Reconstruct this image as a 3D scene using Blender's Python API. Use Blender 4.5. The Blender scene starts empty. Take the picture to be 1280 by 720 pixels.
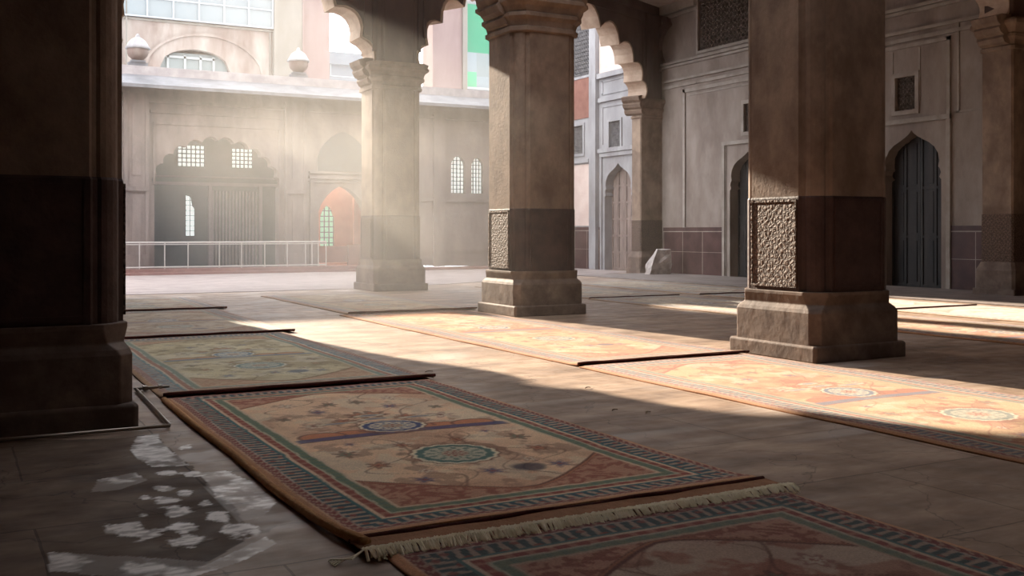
import bpy, bmesh, math, random
import numpy as np
from mathutils import Vector, Matrix

# ------------------------------------------------------------------ camera, world, sun, exposure
sc = bpy.context.scene
C = sc.collection
F = 1292.0
cam_d = bpy.data.cameras.new('camera')
cam = bpy.data.objects.new('camera', cam_d)
C.objects.link(cam)
cam.location = (0, 0, 1.5)
cam.rotation_euler = (math.radians(90), 0, math.radians(-28.45))
cam_d.sensor_width = 36.0
cam_d.lens = 36.0 * F / 1280.0
cam_d.shift_y = -70.0 / 1280.0
cam_d.clip_end = 500
sc.camera = cam

WORLD_STRENGTH = 4.7
SUN_STRENGTH = 21.0
SUN_TAN_AZ = 0.11        # sun stands a little left of +Y
SUN_TAN_EL = 0.37
EXPOSURE = 0.0

w = bpy.data.worlds.new('sky'); sc.world = w; w.use_nodes = True
wb = w.node_tree.nodes['Background']
wb.inputs['Color'].default_value = (0.90, 0.94, 1.0, 1)
wb.inputs['Strength'].default_value = WORLD_STRENGTH

sun_d = bpy.data.lights.new('sun', 'SUN')
sun_d.energy = SUN_STRENGTH
sun_d.color = (1.0, 0.86, 0.68)
sun_d.angle = math.radians(0.55)
sun = bpy.data.objects.new('sun', sun_d); C.objects.link(sun)
sd = Vector((-SUN_TAN_AZ, 1.0, 0)).normalized() + Vector((0, 0, SUN_TAN_EL))
sun.rotation_euler = sd.to_track_quat('Z', 'Y').to_euler()
sun.location = (-6, 40, 18)

sc.view_settings.view_transform = 'Standard'
sc.view_settings.look = 'None'
sc.view_settings.gamma = 1.0
sc.view_settings.exposure = EXPOSURE
sc.view_settings.use_curve_mapping = False
sc.cycles.max_bounces = 10
sc.cycles.diffuse_bounces = 6
sc.cycles.glossy_bounces = 3
sc.cycles.volume_bounces = 1
sc.cycles.volume_step_rate = 1.0
sc.cycles.volume_max_steps = 128
sc.cycles.sample_clamp_indirect = 6.0
sc.cycles.use_denoising = True

# ------------------------------------------------------------------ helpers
def lin(r, g, b):
    f = lambda c: (c / 255 / 12.92) if c <= 10 else ((c / 255 + 0.055) / 1.055) ** 2.4
    return (f(r), f(g), f(b), 1.0)

def tag(o, label=None, cat=None, group=None, kind=None):
    if label: o['label'] = label
    if cat: o['category'] = cat
    if group: o['group'] = group
    if kind: o['kind'] = kind
    return o

def thing(name, label, cat, loc=(0, 0, 0), rz=0.0, group=None, kind=None):
    o = bpy.data.objects.new(name, None); C.objects.link(o)
    o.location = loc; o.rotation_euler = (0, 0, rz); o.empty_display_size = 0.2
    return tag(o, label, cat, group, kind)

def obj(name, bm, m, parent=None, smooth=False, loc=None, bevel=0):
    bmesh.ops.recalc_face_normals(bm, faces=bm.faces)
    me = bpy.data.meshes.new(name); bm.to_mesh(me); bm.free()
    for mm in (m if isinstance(m, (list, tuple)) else [m]): me.materials.append(mm)
    if smooth:
        for p in me.polygons: p.use_smooth = True
    o = bpy.data.objects.new(name, me); C.objects.link(o)
    if parent: o.parent = parent
    if loc: o.location = loc
    if bevel:
        b = o.modifiers.new('bevel', 'BEVEL'); b.width = bevel; b.segments = 2; b.limit_method = 'ANGLE'
    return o

def struct(name, bm, m, parent=None, **k):
    o = obj(name, bm, m, parent, **k)
    if not parent: o['kind'] = 'structure'
    return o

def copy_tree(o, parent=None):
    c = o.copy(); C.objects.link(c)
    if parent: c.parent = parent
    for ch in list(o.children): copy_tree(ch, c)
    return c

def box(bm, x0, x1, y0, y1, z0, z1, mi=0):
    vs = [bm.verts.new((x, y, z)) for x in (x0, x1) for y in (y0, y1) for z in (z0, z1)]
    for q in ((0, 1, 3, 2), (4, 6, 7, 5), (0, 4, 5, 1), (2, 3, 7, 6), (0, 2, 6, 4), (1, 5, 7, 3)):
        f = bm.faces.new([vs[i] for i in q]); f.material_index = mi

def loft(bm, rings, mi=0, cap=True):
    """rings: list of lists of 3D points (same count)"""
    R = [[bm.verts.new(p) for p in r] for r in rings]
    n = len(R[0])
    for a, b in zip(R[:-1], R[1:]):
        for i in range(n):
            f = bm.faces.new((a[i], a[(i + 1) % n], b[(i + 1) % n], b[i])); f.material_index = mi
    if cap:
        bm.faces.new(R[0][::-1]).material_index = mi; bm.faces.new(R[-1]).material_index = mi

def lathe(bm, prof, cx=0, cy=0, n=20, mi=0):
    loft(bm, [[(cx + r * math.cos(2 * math.pi * i / n), cy + r * math.sin(2 * math.pi * i / n), z) for i in range(n)] for r, z in prof], mi)

def tube(bm, pts, r, n=8):
    pts = [Vector(p) for p in pts]; rings = []
    for i, p in enumerate(pts):
        d = (pts[min(i + 1, len(pts) - 1)] - pts[max(i - 1, 0)]).normalized()
        u = d.cross(Vector((0, 0, 1)))
        if u.length < 1e-3: u = Vector((1, 0, 0))
        u.normalize(); v = u.cross(d)
        rings.append([p + r * (math.cos(2 * math.pi * k / n) * u + math.sin(2 * math.pi * k / n) * v) for k in range(n)])
    loft(bm, rings)

def fill_extrude(bm, loops, mapf, thick, mi=0):
    """2D loops (outline + holes) filled, extruded; mapf(a,b,t)->3D, t 0..thick"""
    b2 = bmesh.new(); es = []
    for lp in loops:
        vs = [b2.verts.new((p[0], p[1], 0)) for p in lp]
        for i in range(len(vs)): es.append(b2.edges.new((vs[i], vs[(i + 1) % len(vs)])))
    bmesh.ops.triangle_fill(b2, use_beauty=True, use_dissolve=False, edges=es)
    b2.verts.ensure_lookup_table(); b2.verts.index_update()
    V0 = [bm.verts.new(mapf(v.co.x, v.co.y, 0)) for v in b2.verts]
    V1 = [bm.verts.new(mapf(v.co.x, v.co.y, thick)) for v in b2.verts]
    for f in b2.faces:
        ids = [v.index for v in f.verts]
        bm.faces.new([V0[i] for i in ids]).material_index = mi
        bm.faces.new([V1[i] for i in reversed(ids)]).material_index = mi
    for e in b2.edges:
        if len(e.link_faces) == 1:
            a, b = e.verts[0].index, e.verts[1].index
            bm.faces.new((V0[a], V0[b], V1[b], V1[a])).material_index = mi
    b2.free()

def foil_arch(x0, x1, s0, s1, apex, lobes=5, k=0.36, seg=6, point=0.12):
    """points of a multifoil pointed arch from (x0,s0) over to (x1,s1)"""
    cx = (x0 + x1) / 2
    def half(xs, zs, sgn):
        hw = abs(cx - xs); base = []
        for i in range(lobes + 1):
            a = (math.pi / 2) * i / lobes
            x = hw * math.cos(a); z = zs + (apex - zs) * (math.sin(a) * (1 - point) + point * (i / lobes))
            base.append((cx + sgn * x, z))
        pts = [base[0]]
        for (ax, az), (bx, bz) in zip(base[:-1], base[1:]):
            dx, dz = bx - ax, bz - az; L = math.hypot(dx, dz)
            nx, nz = (-dz / L, dx / L)
            if nx * sgn < 0 or (abs(nx) < 1e-6 and nz < 0): nx, nz = -nx, -nz
            for j in range(1, seg + 1):
                t = j / seg; bulge = k * L * math.sin(math.pi * t) ** 0.75 if 0 < t < 1 else 0
                pts.append((ax + dx * t + nx * bulge, az + dz * t + nz * bulge))
        return pts
    L = half(x0, s0, -1); R = half(x1, s1, 1)
    return L + R[::-1][1:]

def pointed_arch(x0, x1, s, apex, n=10, e=0.72):
    cx = (x0 + x1) / 2; hw = (x1 - x0) / 2; pts = []
    for i in range(-n, n + 1):
        t = i / n
        z = s + (apex - s) * ((1 - abs(t) ** 2.0) ** e * 0.8 + 0.2 * (1 - abs(t)) ** 1.3)
        pts.append((cx + hw * t, z))
    return pts

def ogee_arch(x0, x1, s, apex):
    """cusped door head: vertical, small cusps, sweeping to a point"""
    cx = (x0 + x1) / 2; hw = (x1 - x0) / 2; h = apex - s
    P = [(1.0, -0.02), (0.93, 0.03), (0.99, 0.12), (0.95, 0.20), (0.9, 0.24), (0.94, 0.36), (0.9, 0.5), (0.78, 0.64), (0.6, 0.74), (0.4, 0.81), (0.22, 0.88), (0.1, 0.94), (0.03, 0.99)]
    L = [(cx - hw * a, s + h * b) for a, b in P]; R = [(cx + hw * a, s + h * b) for a, b in P][::-1]
    return L + [(cx, s + h * 1.02)] + R

# ------------------------------------------------------------------ materials
def mat(name, c1, c2=None, scale=3.0, rough=0.8, bump=0.15, bscale=None, stain=None, sscale=0.7, samt=0.5, streak=1.0, spec=0.3, lo=0.35, hi=0.65):
    m = bpy.data.materials.new(name); m.use_nodes = True
    nt = m.node_tree; N = nt.nodes; Lk = nt.links
    b = N['Principled BSDF']; b.inputs['Roughness'].default_value = rough
    b.inputs['Specular IOR Level'].default_value = spec
    tc = N.new('ShaderNodeTexCoord'); geo = N.new('ShaderNodeNewGeometry')
    mp = N.new('ShaderNodeMapping'); Lk.new(geo.outputs['Position'], mp.inputs['Vector'])
    mp.inputs['Scale'].default_value = (1, 1, streak)
    n1 = N.new('ShaderNodeTexNoise'); n1.inputs['Scale'].default_value = scale; n1.inputs['Detail'].default_value = 8; n1.inputs['Roughness'].default_value = 0.62
    Lk.new(mp.outputs[0], n1.inputs['Vector'])
    r = N.new('ShaderNodeValToRGB'); Lk.new(n1.outputs['Fac'], r.inputs[0])
    r.color_ramp.elements[0].position = lo; r.color_ramp.elements[1].position = hi
    r.color_ramp.elements[0].color = c1; r.color_ramp.elements[1].color = c2 or c1
    out = r.outputs[0]
    if stain:
        n2 = N.new('ShaderNodeTexNoise'); n2.inputs['Scale'].default_value = sscale; n2.inputs['Detail'].default_value = 10; n2.inputs['Roughness'].default_value = 0.7
        Lk.new(mp.outputs[0], n2.inputs['Vector'])
        r2 = N.new('ShaderNodeValToRGB'); r2.color_ramp.elements[0].position = 0.48; r2.color_ramp.elements[1].position = 0.66
        r2.color_ramp.elements[0].color = (0, 0, 0, 1); r2.color_ramp.elements[1].color = (samt, samt, samt, 1)
        Lk.new(n2.outputs['Fac'], r2.inputs[0])
        mx = N.new('ShaderNodeMix'); mx.data_type = 'RGBA'
        Lk.new(r2.outputs[0], mx.inputs[0]); Lk.new(out, mx.inputs[6]); mx.inputs[7].default_value = stain
        out = mx.outputs[2]
    Lk.new(out, b.inputs['Base Color'])
    if bump:
        n3 = N.new('ShaderNodeTexNoise'); n3.inputs['Scale'].default_value = bscale or scale * 4; n3.inputs['Detail'].default_value = 6
        Lk.new(geo.outputs['Position'], n3.inputs['Vector'])
        bp = N.new('ShaderNodeBump'); bp.inputs['Strength'].default_value = bump; bp.inputs['Distance'].default_value = 0.05
        Lk.new(n3.outputs['Fac'], bp.inputs['Height']); Lk.new(bp.outputs[0], b.inputs['Normal'])
    return m

def carved(name, c1, c2, scale=9.0, rough=0.75, strength=0.9):
    """arabesque relief: interlaced lattice and leaf cells"""
    m = bpy.data.materials.new(name); m.use_nodes = True
    nt = m.node_tree; N = nt.nodes; Lk = nt.links
    b = N['Principled BSDF']; b.inputs['Roughness'].default_value = rough
    b.inputs['Specular IOR Level'].default_value = 0.3
    geo = N.new('ShaderNodeNewGeometry')
    def wave(rx, ry, rz, s):
        mp = N.new('ShaderNodeMapping'); mp.inputs['Rotation'].default_value = (rx, ry, rz)
        Lk.new(geo.outputs['Position'], mp.inputs['Vector'])
        wv = N.new('ShaderNodeTexWave'); wv.inputs['Scale'].default_value = s; wv.inputs['Distortion'].default_value = 3.5; wv.inputs['Detail'].default_value = 1.5; wv.inputs['Detail Scale'].default_value = 2.0
        wv.bands_direction = 'Z'
        Lk.new(mp.outputs[0], wv.inputs['Vector']); return wv.outputs['Fac']
    v = N.new('ShaderNodeTexVoronoi'); v.feature = 'DISTANCE_TO_EDGE'; v.inputs['Scale'].default_value = scale
    Lk.new(geo.outputs['Position'], v.inputs['Vector'])
    a = wave(0.75, 0.75, 0, scale * 0.35); c = wave(-0.75, -0.75, 0, scale * 0.35)
    mxm = N.new('ShaderNodeMath'); mxm.operation = 'MAXIMUM'; Lk.new(a, mxm.inputs[0]); Lk.new(c, mxm.inputs[1])
    mu = N.new('ShaderNodeMath'); mu.operation = 'MULTIPLY'; mu.inputs[1].default_value = 5.0; Lk.new(v.outputs['Distance'], mu.inputs[0])
    mn = N.new('ShaderNodeMath'); mn.operation = 'MINIMUM'; Lk.new(mu.outputs[0], mn.inputs[0]); Lk.new(mxm.outputs[0], mn.inputs[1])
    r = N.new('ShaderNodeValToRGB'); r.color_ramp.elements[0].position = 0.15; r.color_ramp.elements[1].position = 0.75
    r.color_ramp.elements[0].color = c1; r.color_ramp.elements[1].color = c2
    Lk.new(mn.outputs[0], r.inputs[0]); Lk.new(r.outputs[0], b.inputs['Base Color'])
    bp = N.new('ShaderNodeBump'); bp.inputs['Strength'].default_value = strength; bp.inputs['Distance'].default_value = 0.03
    Lk.new(mn.outputs[0], bp.inputs['Height']); Lk.new(bp.outputs[0], b.inputs['Normal'])
    return m

def flat(name, c, rough=0.6, metal=0.0, emit=None, es=1.0):
    m = bpy.data.materials.new(name); m.use_nodes = True
    b = m.node_tree.nodes['Principled BSDF']
    b.inputs['Base Color'].default_value = c; b.inputs['Roughness'].default_value = rough; b.inputs['Metallic'].default_value = metal
    n = m.node_tree.nodes.new('ShaderNodeTexNoise'); n.inputs['Scale'].default_value = 12
    bp = m.node_tree.nodes.new('ShaderNodeBump'); bp.inputs['Strength'].default_value = 0.06
    m.node_tree.links.new(n.outputs['Fac'], bp.inputs['Height']); m.node_tree.links.new(bp.outputs[0], b.inputs['Normal'])
    if emit:
        b.inputs['Emission Color'].default_value = emit; b.inputs['Emission Strength'].default_value = es
    return m

M = {}
M['stone'] = mat('pillar_stone', lin(110, 91, 78), lin(144, 123, 107), 2.2, 0.75, 0.13, 22, stain=lin(92, 72, 60), sscale=1.3, samt=0.7, streak=0.7)
M['dado_stone'] = mat('pillar_dado_stone', lin(60, 44, 42), lin(82, 62, 58), 3.0, 0.6, 0.2, 18, stain=lin(44, 32, 30), samt=0.6)
M['carved'] = carved('carved_stone', lin(74, 58, 50), lin(108, 88, 76), 17, strength=0.45)
M['base_stone'] = mat('pillar_base_stone', lin(96, 80, 71), lin(128, 110, 98), 2.6, 0.7, 0.2, 7, stain=lin(76, 60, 54), sscale=1.8, samt=0.7)
M['dark_stone'] = mat('spandrel_stone', lin(84, 66, 60), lin(110, 90, 82), 1.2, 0.8, 0.15, 8, stain=lin(70, 50, 46), sscale=0.8, samt=0.5, streak=0.4)
M['soffit'] = mat('arch_rim_stone', lin(176, 150, 130), lin(206, 184, 164), 2.0, 0.8, 0.15, 10, stain=lin(140, 112, 94), samt=0.5)
M['plaster'] = mat('wall_plaster', lin(126, 112, 103), lin(156, 143, 134), 1.0, 0.85, 0.15, 6, stain=lin(118, 104, 97), sscale=0.9, samt=0.6, streak=0.5)
M['trimwhite'] = mat('painted_moulding', lin(142, 131, 122), lin(166, 156, 147), 2.0, 0.8, 0.1, 8, stain=lin(124, 110, 100), samt=0.5)
M['maroon'] = mat('dado_tile', lin(66, 44, 43), lin(88, 62, 59), 2.0, 0.45, 0.1, 6, stain=lin(58, 36, 36), samt=0.5)
M['ceiling'] = mat('ceiling_plaster', lin(160, 140, 128), lin(186, 166, 152), 1.2, 0.9, 0.1)
M['wood_dark'] = mat('dark_door_wood', lin(40, 38, 38), lin(60, 54, 52), 4, 0.6, 0.1, streak=0.2)
M['wood_grey'] = mat('weathered_door_wood', lin(120, 104, 98), lin(150, 132, 124), 4, 0.7, 0.15, streak=0.2)
M['jali'] = carved('stone_lattice', lin(20, 16, 14), lin(120, 108, 98), 7, strength=1.0)
M['jali_out'] = carved('stone_lattice_pale', lin(36, 34, 36), lin(186, 184, 186), 8, strength=1.0)
M['facade'] = mat('facade_sandstone', lin(98, 86, 82), lin(126, 112, 106), 1.2, 0.85, 0.2, 6, stain=lin(78, 68, 66), sscale=1.0, samt=0.6, streak=0.4)
M['facade_in'] = mat('facade_inner_wall', lin(52, 55, 57), lin(70, 70, 70), 1.5, 0.85, 0.1)
M['red_step'] = mat('red_sandstone_step', lin(116, 82, 76), lin(138, 102, 94), 2, 0.8, 0.15)
M['eave'] = mat('eave_stone', lin(100, 99, 102), lin(124, 123, 126), 1.6, 0.7, 0.15, 8, stain=lin(84, 82, 86), samt=0.6)
M['pale_wall'] = mat('whitewashed_wall', lin(140, 137, 138), lin(162, 159, 160), 1.3, 0.85, 0.1, 6, stain=lin(118, 112, 112), samt=0.6, streak=0.4)
M['upper'] = mat('stained_pink_wall', lin(116, 100, 92), lin(152, 142, 134), 0.9, 0.9, 0.1, 5, stain=lin(106, 82, 74), sscale=0.6, samt=0.7, streak=0.3)
M['pink'] = mat('pink_wall', lin(120, 101, 98), lin(132, 114, 110), 1.5, 0.9, 0.05, streak=0.3)
M['cream'] = mat('cream_wall', lin(116, 110, 102), lin(128, 122, 115), 1.5, 0.9, 0.05, streak=0.3)
M['brick'] = mat('brick_red_wall', lin(122, 82, 72), lin(140, 98, 86), 3, 0.9, 0.1)
M['pinkroom'] = mat('salmon_plaster', lin(206, 150, 130), lin(222, 172, 150), 2, 0.8, 0.05)
M['pane_glow'] = flat('glow_pane', lin(225, 235, 235), 0.4, 0, lin(230, 240, 240), 0.85)  # emission stands in for daylight behind the lattice
M['pane_green'] = flat('green_glow_pane', lin(140, 200, 165), 0.4, 0, lin(170, 215, 190), 0.6)  # self-lit pane imitating daylight through green glass
M['glass'] = flat('pale_window_glass', lin(120, 127, 129), 0.4)
M['glass_dark'] = flat('grey_window_glass', lin(112, 118, 116), 0.3)
M['frame_white'] = flat('white_painted_frame', lin(146, 148, 147), 0.5)
M['frame_grey'] = flat('grey_metal_frame', lin(150, 154, 158), 0.5)
M['green'] = flat('green_painted_board', lin(46, 118, 86), 0.5)
M['mint'] = flat('mint_painted_board', lin(78, 146, 108), 0.5)
M['rail'] = flat('railing_metal', lin(176, 170, 166), 0.45, 0.3)
M['floor_metal'] = flat('worn_steel', lin(150, 140, 128), 0.35, 0.7)
M['edge_dark'] = mat('carpet_rolled_edge', lin(66, 26, 20), lin(86, 38, 30), 20, 0.9, 0.2)
M['kilim'] = mat('carpet_backing', lin(150, 108, 80), lin(168, 124, 94), 14, 0.95, 0.3, 60)
M['binding'] = mat('carpet_binding', lin(176, 126, 84), lin(198, 150, 104), 14, 0.95, 0.3, 60)
M['fringe'] = mat('cream_fringe', lin(236, 222, 188), lin(250, 240, 214), 30, 0.9, 0.1)
M['leaf'] = flat('dry_leaf', lin(92, 66, 34), 0.8)
M['rubble'] = mat('rubble_stone', lin(150, 138, 132), lin(196, 186, 180), 4, 0.8, 0.3)

# ------------------------------------------------------------------ numpy noise
def vnoise(x, y, seed, cell):
    rs = np.random.RandomState(seed); T = rs.rand(64, 64)
    gx, gy = x / cell + 500.3, y / cell + 500.7
    ix, iy = np.floor(gx).astype(int), np.floor(gy).astype(int)
    fx, fy = gx - ix, gy - iy; fx = fx * fx * (3 - 2 * fx); fy = fy * fy * (3 - 2 * fy)
    g = lambda a, b: T[a % 64, b % 64]
    return (g(ix, iy) * (1 - fx) + g(ix + 1, iy) * fx) * (1 - fy) + (g(ix, iy + 1) * (1 - fx) + g(ix + 1, iy + 1) * fx) * fy

def fbm(x, y, seed, cell, o=4):
    s = 0; a = 0.5; t = 0
    for k in range(o):
        s = s + a * vnoise(x, y, seed + k * 7, cell / 2 ** k); t += a; a *= 0.55
    return s / t

def ss(a, b, x):
    t = np.clip((x - a) / (b - a), 0, 1); return t * t * (3 - 2 * t)

# ------------------------------------------------------------------ floor
def color_attr(me, name, arr):
    ca = me.color_attributes.new(name, 'FLOAT_COLOR', 'POINT')
    if arr.shape[1] == 3: arr = np.concatenate([arr, np.ones((len(arr), 1))], 1)
    ca.data.foreach_set('color', arr.astype(np.float32).ravel())

def grid_mesh(name, xs, ys, zfun):
    X, Y = np.meshgrid(xs, ys); x = X.ravel(); y = Y.ravel(); z = zfun(x, y)
    nx, ny = len(xs), len(ys)
    i = (np.arange(ny - 1)[:, None] * nx + np.arange(nx - 1)[None, :]).ravel()
    f = np.stack([i, i + 1, i + 1 + nx, i + nx], 1)
    me = bpy.data.meshes.new(name)
    me.vertices.add(len(x)); me.vertices.foreach_set('co', np.stack([x, y, z], 1).astype(np.float32).ravel())
    me.loops.add(f.size); me.loops.foreach_set('vertex_index', f.ravel().astype(np.int32))
    me.polygons.add(len(f)); me.polygons.foreach_set('loop_start', (np.arange(len(f)) * 4).astype(np.int32))
    me.polygons.foreach_set('loop_total', np.full(len(f), 4, np.int32))
    me.update(); me.validate()
    return me, x, y

def floor_material():
    m = bpy.data.materials.new('stone_slab_floor'); m.use_nodes = True
    nt = m.node_tree; N = nt.nodes; L = nt.links; b = N['Principled BSDF']
    geo = N.new('ShaderNodeNewGeometry')
    mp = N.new('ShaderNodeMapping'); mp.inputs['Location'].default_value = (0.55, -0.05, 0); L.new(geo.outputs['Position'], mp.inputs['Vector'])
    br = N.new('ShaderNodeTexBrick'); br.inputs['Scale'].default_value = 1.0
    br.inputs['Brick Width'].default_value = 1.88; br.inputs['Row Height'].default_value = 1.14
    br.inputs['Mortar Size'].default_value = 0.008; br.inputs['Mortar Smooth'].default_value = 0.3; br.inputs['Bias'].default_value = 0
    br.inputs['Color1'].default_value = (0.42, 0.42, 0.42, 1); br.inputs['Color2'].default_value = (0.62, 0.62, 0.62, 1); br.inputs['Mortar'].default_value = (0, 0, 0, 1)
    # slightly wandering joints
    nz = N.new('ShaderNodeTexNoise'); nz.inputs['Scale'].default_value = 2.5; nz.inputs['Detail'].default_value = 4
    L.new(mp.outputs[0], nz.inputs['Vector'])
    vm = N.new('ShaderNodeVectorMath'); vm.operation = 'SCALE'; vm.inputs['Scale'].default_value = 0.035; L.new(nz.outputs['Color'], vm.inputs[0])
    va = N.new('ShaderNodeVectorMath'); va.operation = 'ADD'; L.new(mp.outputs[0], va.inputs[0]); L.new(vm.outputs[0], va.inputs[1])
    L.new(va.outputs[0], br.inputs['Vector'])
    n1 = N.new('ShaderNodeTexNoise'); n1.inputs['Scale'].default_value = 1.6; n1.inputs['Detail'].default_value = 10; n1.inputs['Roughness'].default_value = 0.65
    mp2 = N.new('ShaderNodeMapping'); mp2.inputs['Scale'].default_value = (0.7, 1.6, 1); L.new(geo.outputs['Position'], mp2.inputs['Vector']); L.new(mp2.outputs[0], n1.inputs['Vector'])
    r = N.new('ShaderNodeValToRGB'); L.new(n1.outputs['Fac'], r.inputs[0])
    e = r.color_ramp.elements; e[0].position = 0.32; e[0].color = lin(118, 98, 84); e[1].position = 0.68; e[1].color = lin(184, 160, 140)
    k = e.new(0.5); k.color = lin(154, 130, 112)
    mx = N.new('ShaderNodeMix'); mx.data_type = 'RGBA'; mx.blend_type = 'OVERLAY'; mx.inputs[0].default_value = 0.45
    L.new(r.outputs[0], mx.inputs[6]); L.new(br.outputs['Color'], mx.inputs[7])
    # cracks
    vo = N.new('ShaderNodeTexVoronoi'); vo.feature = 'DISTANCE_TO_EDGE'; vo.inputs['Scale'].default_value = 0.7
    va2 = N.new('ShaderNodeVectorMath'); va2.operation = 'ADD'; vm2 = N.new('ShaderNodeVectorMath'); vm2.operation = 'SCALE'; vm2.inputs['Scale'].default_value = 0.5
    L.new(nz.outputs['Color'], vm2.inputs[0]); L.new(geo.outputs['Position'], va2.inputs[0]); L.new(vm2.outputs[0], va2.inputs[1]); L.new(va2.outputs[0], vo.inputs['Vector'])
    cr = N.new('ShaderNodeMapRange'); cr.inputs[1].default_value = 0.0; cr.inputs[2].default_value = 0.006; cr.inputs[3].default_value = 0.55; cr.inputs[4].default_value = 1.0
    L.new(vo.outputs['Distance'], cr.inputs[0])
    mc = N.new('ShaderNodeMix'); mc.data_type = 'RGBA'; mc.blend_type = 'MULTIPLY'; mc.inputs[0].default_value = 1.0
    L.new(mx.outputs[2], mc.inputs[6]); L.new(cr.outputs[0], mc.inputs[7])
    # per vertex: worn patches with sky sheen painted pale, dark film with painted shade
    ca = N.new('ShaderNodeVertexColor'); ca.layer_name = 'wear_sheen'
    sp = N.new('ShaderNodeSeparateColor'); L.new(ca.outputs['Color'], sp.inputs[0])
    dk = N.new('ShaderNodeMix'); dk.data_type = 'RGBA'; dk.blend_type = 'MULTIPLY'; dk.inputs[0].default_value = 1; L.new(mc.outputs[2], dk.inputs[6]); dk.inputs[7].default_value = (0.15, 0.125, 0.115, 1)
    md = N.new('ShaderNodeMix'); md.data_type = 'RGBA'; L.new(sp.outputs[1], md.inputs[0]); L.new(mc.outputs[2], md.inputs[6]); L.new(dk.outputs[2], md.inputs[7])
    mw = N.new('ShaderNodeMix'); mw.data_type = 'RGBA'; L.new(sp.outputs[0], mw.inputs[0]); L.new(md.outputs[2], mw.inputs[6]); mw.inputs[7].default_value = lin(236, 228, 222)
    L.new(mw.outputs[2], b.inputs['Base Color'])
    n2 = N.new('ShaderNodeTexNoise'); n2.inputs['Scale'].default_value = 5; n2.inputs['Detail'].default_value = 8; L.new(geo.outputs['Position'], n2.inputs['Vector'])
    rr = N.new('ShaderNodeMapRange'); rr.inputs[1].default_value = 0.3; rr.inputs[2].default_value = 0.7; rr.inputs[3].default_value = 0.42; rr.inputs[4].default_value = 0.68
    L.new(n2.outputs['Fac'], rr.inputs[0])
    sb = N.new('ShaderNodeMath'); sb.operation = 'SUBTRACT'; L.new(rr.outputs[0], sb.inputs[0])
    ml = N.new('ShaderNodeMath'); ml.operation = 'MULTIPLY'; ml.inputs[1].default_value = 0.2; L.new(sp.outputs[0], ml.inputs[0]); L.new(ml.outputs[0], sb.inputs[1])
    rf_ = N.new('ShaderNodeMath'); rf_.operation = 'MULTIPLY_ADD'; rf_.inputs[1].default_value = 0.2; L.new(sp.outputs[1], rf_.inputs[0]); L.new(sb.outputs[0], rf_.inputs[2]); L.new(rf_.outputs[0], b.inputs['Roughness']); sl = N.new('ShaderNodeMapRange'); sl.inputs[3].default_value = 0.42; sl.inputs[4].default_value = 0.06; L.new(sp.outputs[1], sl.inputs[0]); sw = N.new('ShaderNodeMath'); sw.operation = 'MULTIPLY_ADD'; sw.inputs[1].default_value = 0.6; L.new(sp.outputs[0], sw.inputs[0]); L.new(sl.outputs[0], sw.inputs[2]); L.new(sw.outputs[0], b.inputs['Specular IOR Level'])
    bp = N.new('ShaderNodeBump'); bp.inputs['Strength'].default_value = 0.22; bp.inputs['Distance'].default_value = 0.02
    ad = N.new('ShaderNodeMath'); ad.operation = 'MULTIPLY'; L.new(br.outputs['Fac'], ad.inputs[0]); ad.inputs[1].default_value = -1.0
    ad2 = N.new('ShaderNodeMath'); ad2.operation = 'ADD'; L.new(ad.outputs[0], ad2.inputs[0]); L.new(n1.outputs['Fac'], ad2.inputs[1])
    L.new(ad2.outputs[0], bp.inputs['Height']); L.new(bp.outputs[0], b.inputs['Normal'])
    return m

xs = np.concatenate([np.linspace(-9, -1.0, 6)[:-1], np.arange(-1.0, 1.95, 0.014), np.linspace(1.95, 23, 40)])
ys = np.concatenate([np.linspace(-9, 3.6, 6)[:-1], np.arange(3.6, 8.7, 0.014), np.linspace(8.7, 39, 60)])
fm, fx, fy = grid_mesh('floor', xs, ys, lambda x, y: np.zeros_like(x))
rs = np.random.RandomState(4)
wear_sheen = np.zeros_like(fx); film_shade = np.zeros_like(fx)
warp = (fbm(fx, fy, 3, 0.25) - 0.5) * 0.22
n_f = fbm(fx, fy, 11, 0.16, 5)
def gp(u, v):
    d = F * 1.5 / (v - 290.0); l = (u - 640) * d / F; a = math.radians(28.45)
    return l * math.cos(a) + d * math.sin(a), -l * math.sin(a) + d * math.cos(a)
def inside(poly):
    r = np.zeros(len(fx), bool); n = len(poly)
    X = fx + warp * 0.3; Y = fy + warp * 0.3
    for i in range(n):
        (x1, y1), (x2, y2) = poly[i], poly[(i + 1) % n]
        c = ((y1 > Y) != (y2 > Y)) & (X < (x2 - x1) * (Y - y1) / (y2 - y1 + 1e-9) + x1); r ^= c
    return r
# slab left of the long joint, dark film widened to paint the corner's shade
film_shade = (0.55 + 0.5 * fbm(fx, fy, 61, 0.3, 5)) * np.where(inside([gp(*p) for p in ((-60, 552), (150, 548), (172, 545), (196, 543), (240, 584), (290, 632), (318, 668), (262, 702), (200, 740), (-60, 760))]), 0.85, 0.0)
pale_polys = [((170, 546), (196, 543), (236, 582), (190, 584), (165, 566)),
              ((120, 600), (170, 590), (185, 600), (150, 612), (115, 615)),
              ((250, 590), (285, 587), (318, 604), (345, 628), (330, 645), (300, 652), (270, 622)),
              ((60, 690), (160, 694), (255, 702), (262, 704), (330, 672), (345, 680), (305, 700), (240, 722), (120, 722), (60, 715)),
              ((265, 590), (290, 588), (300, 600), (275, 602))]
for P in pale_polys:  # worn spots whose pale tone includes painted sky reflection
    wear_sheen = np.maximum(wear_sheen, inside([gp(*p) for p in P]) * (0.18 + 0.8 * ss(0.40, 0.62, n_f) * (0.5 + 0.6 * ss(.35, .6, fbm(fx * .6, fy * 2, 41, .06, 4)))))
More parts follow.
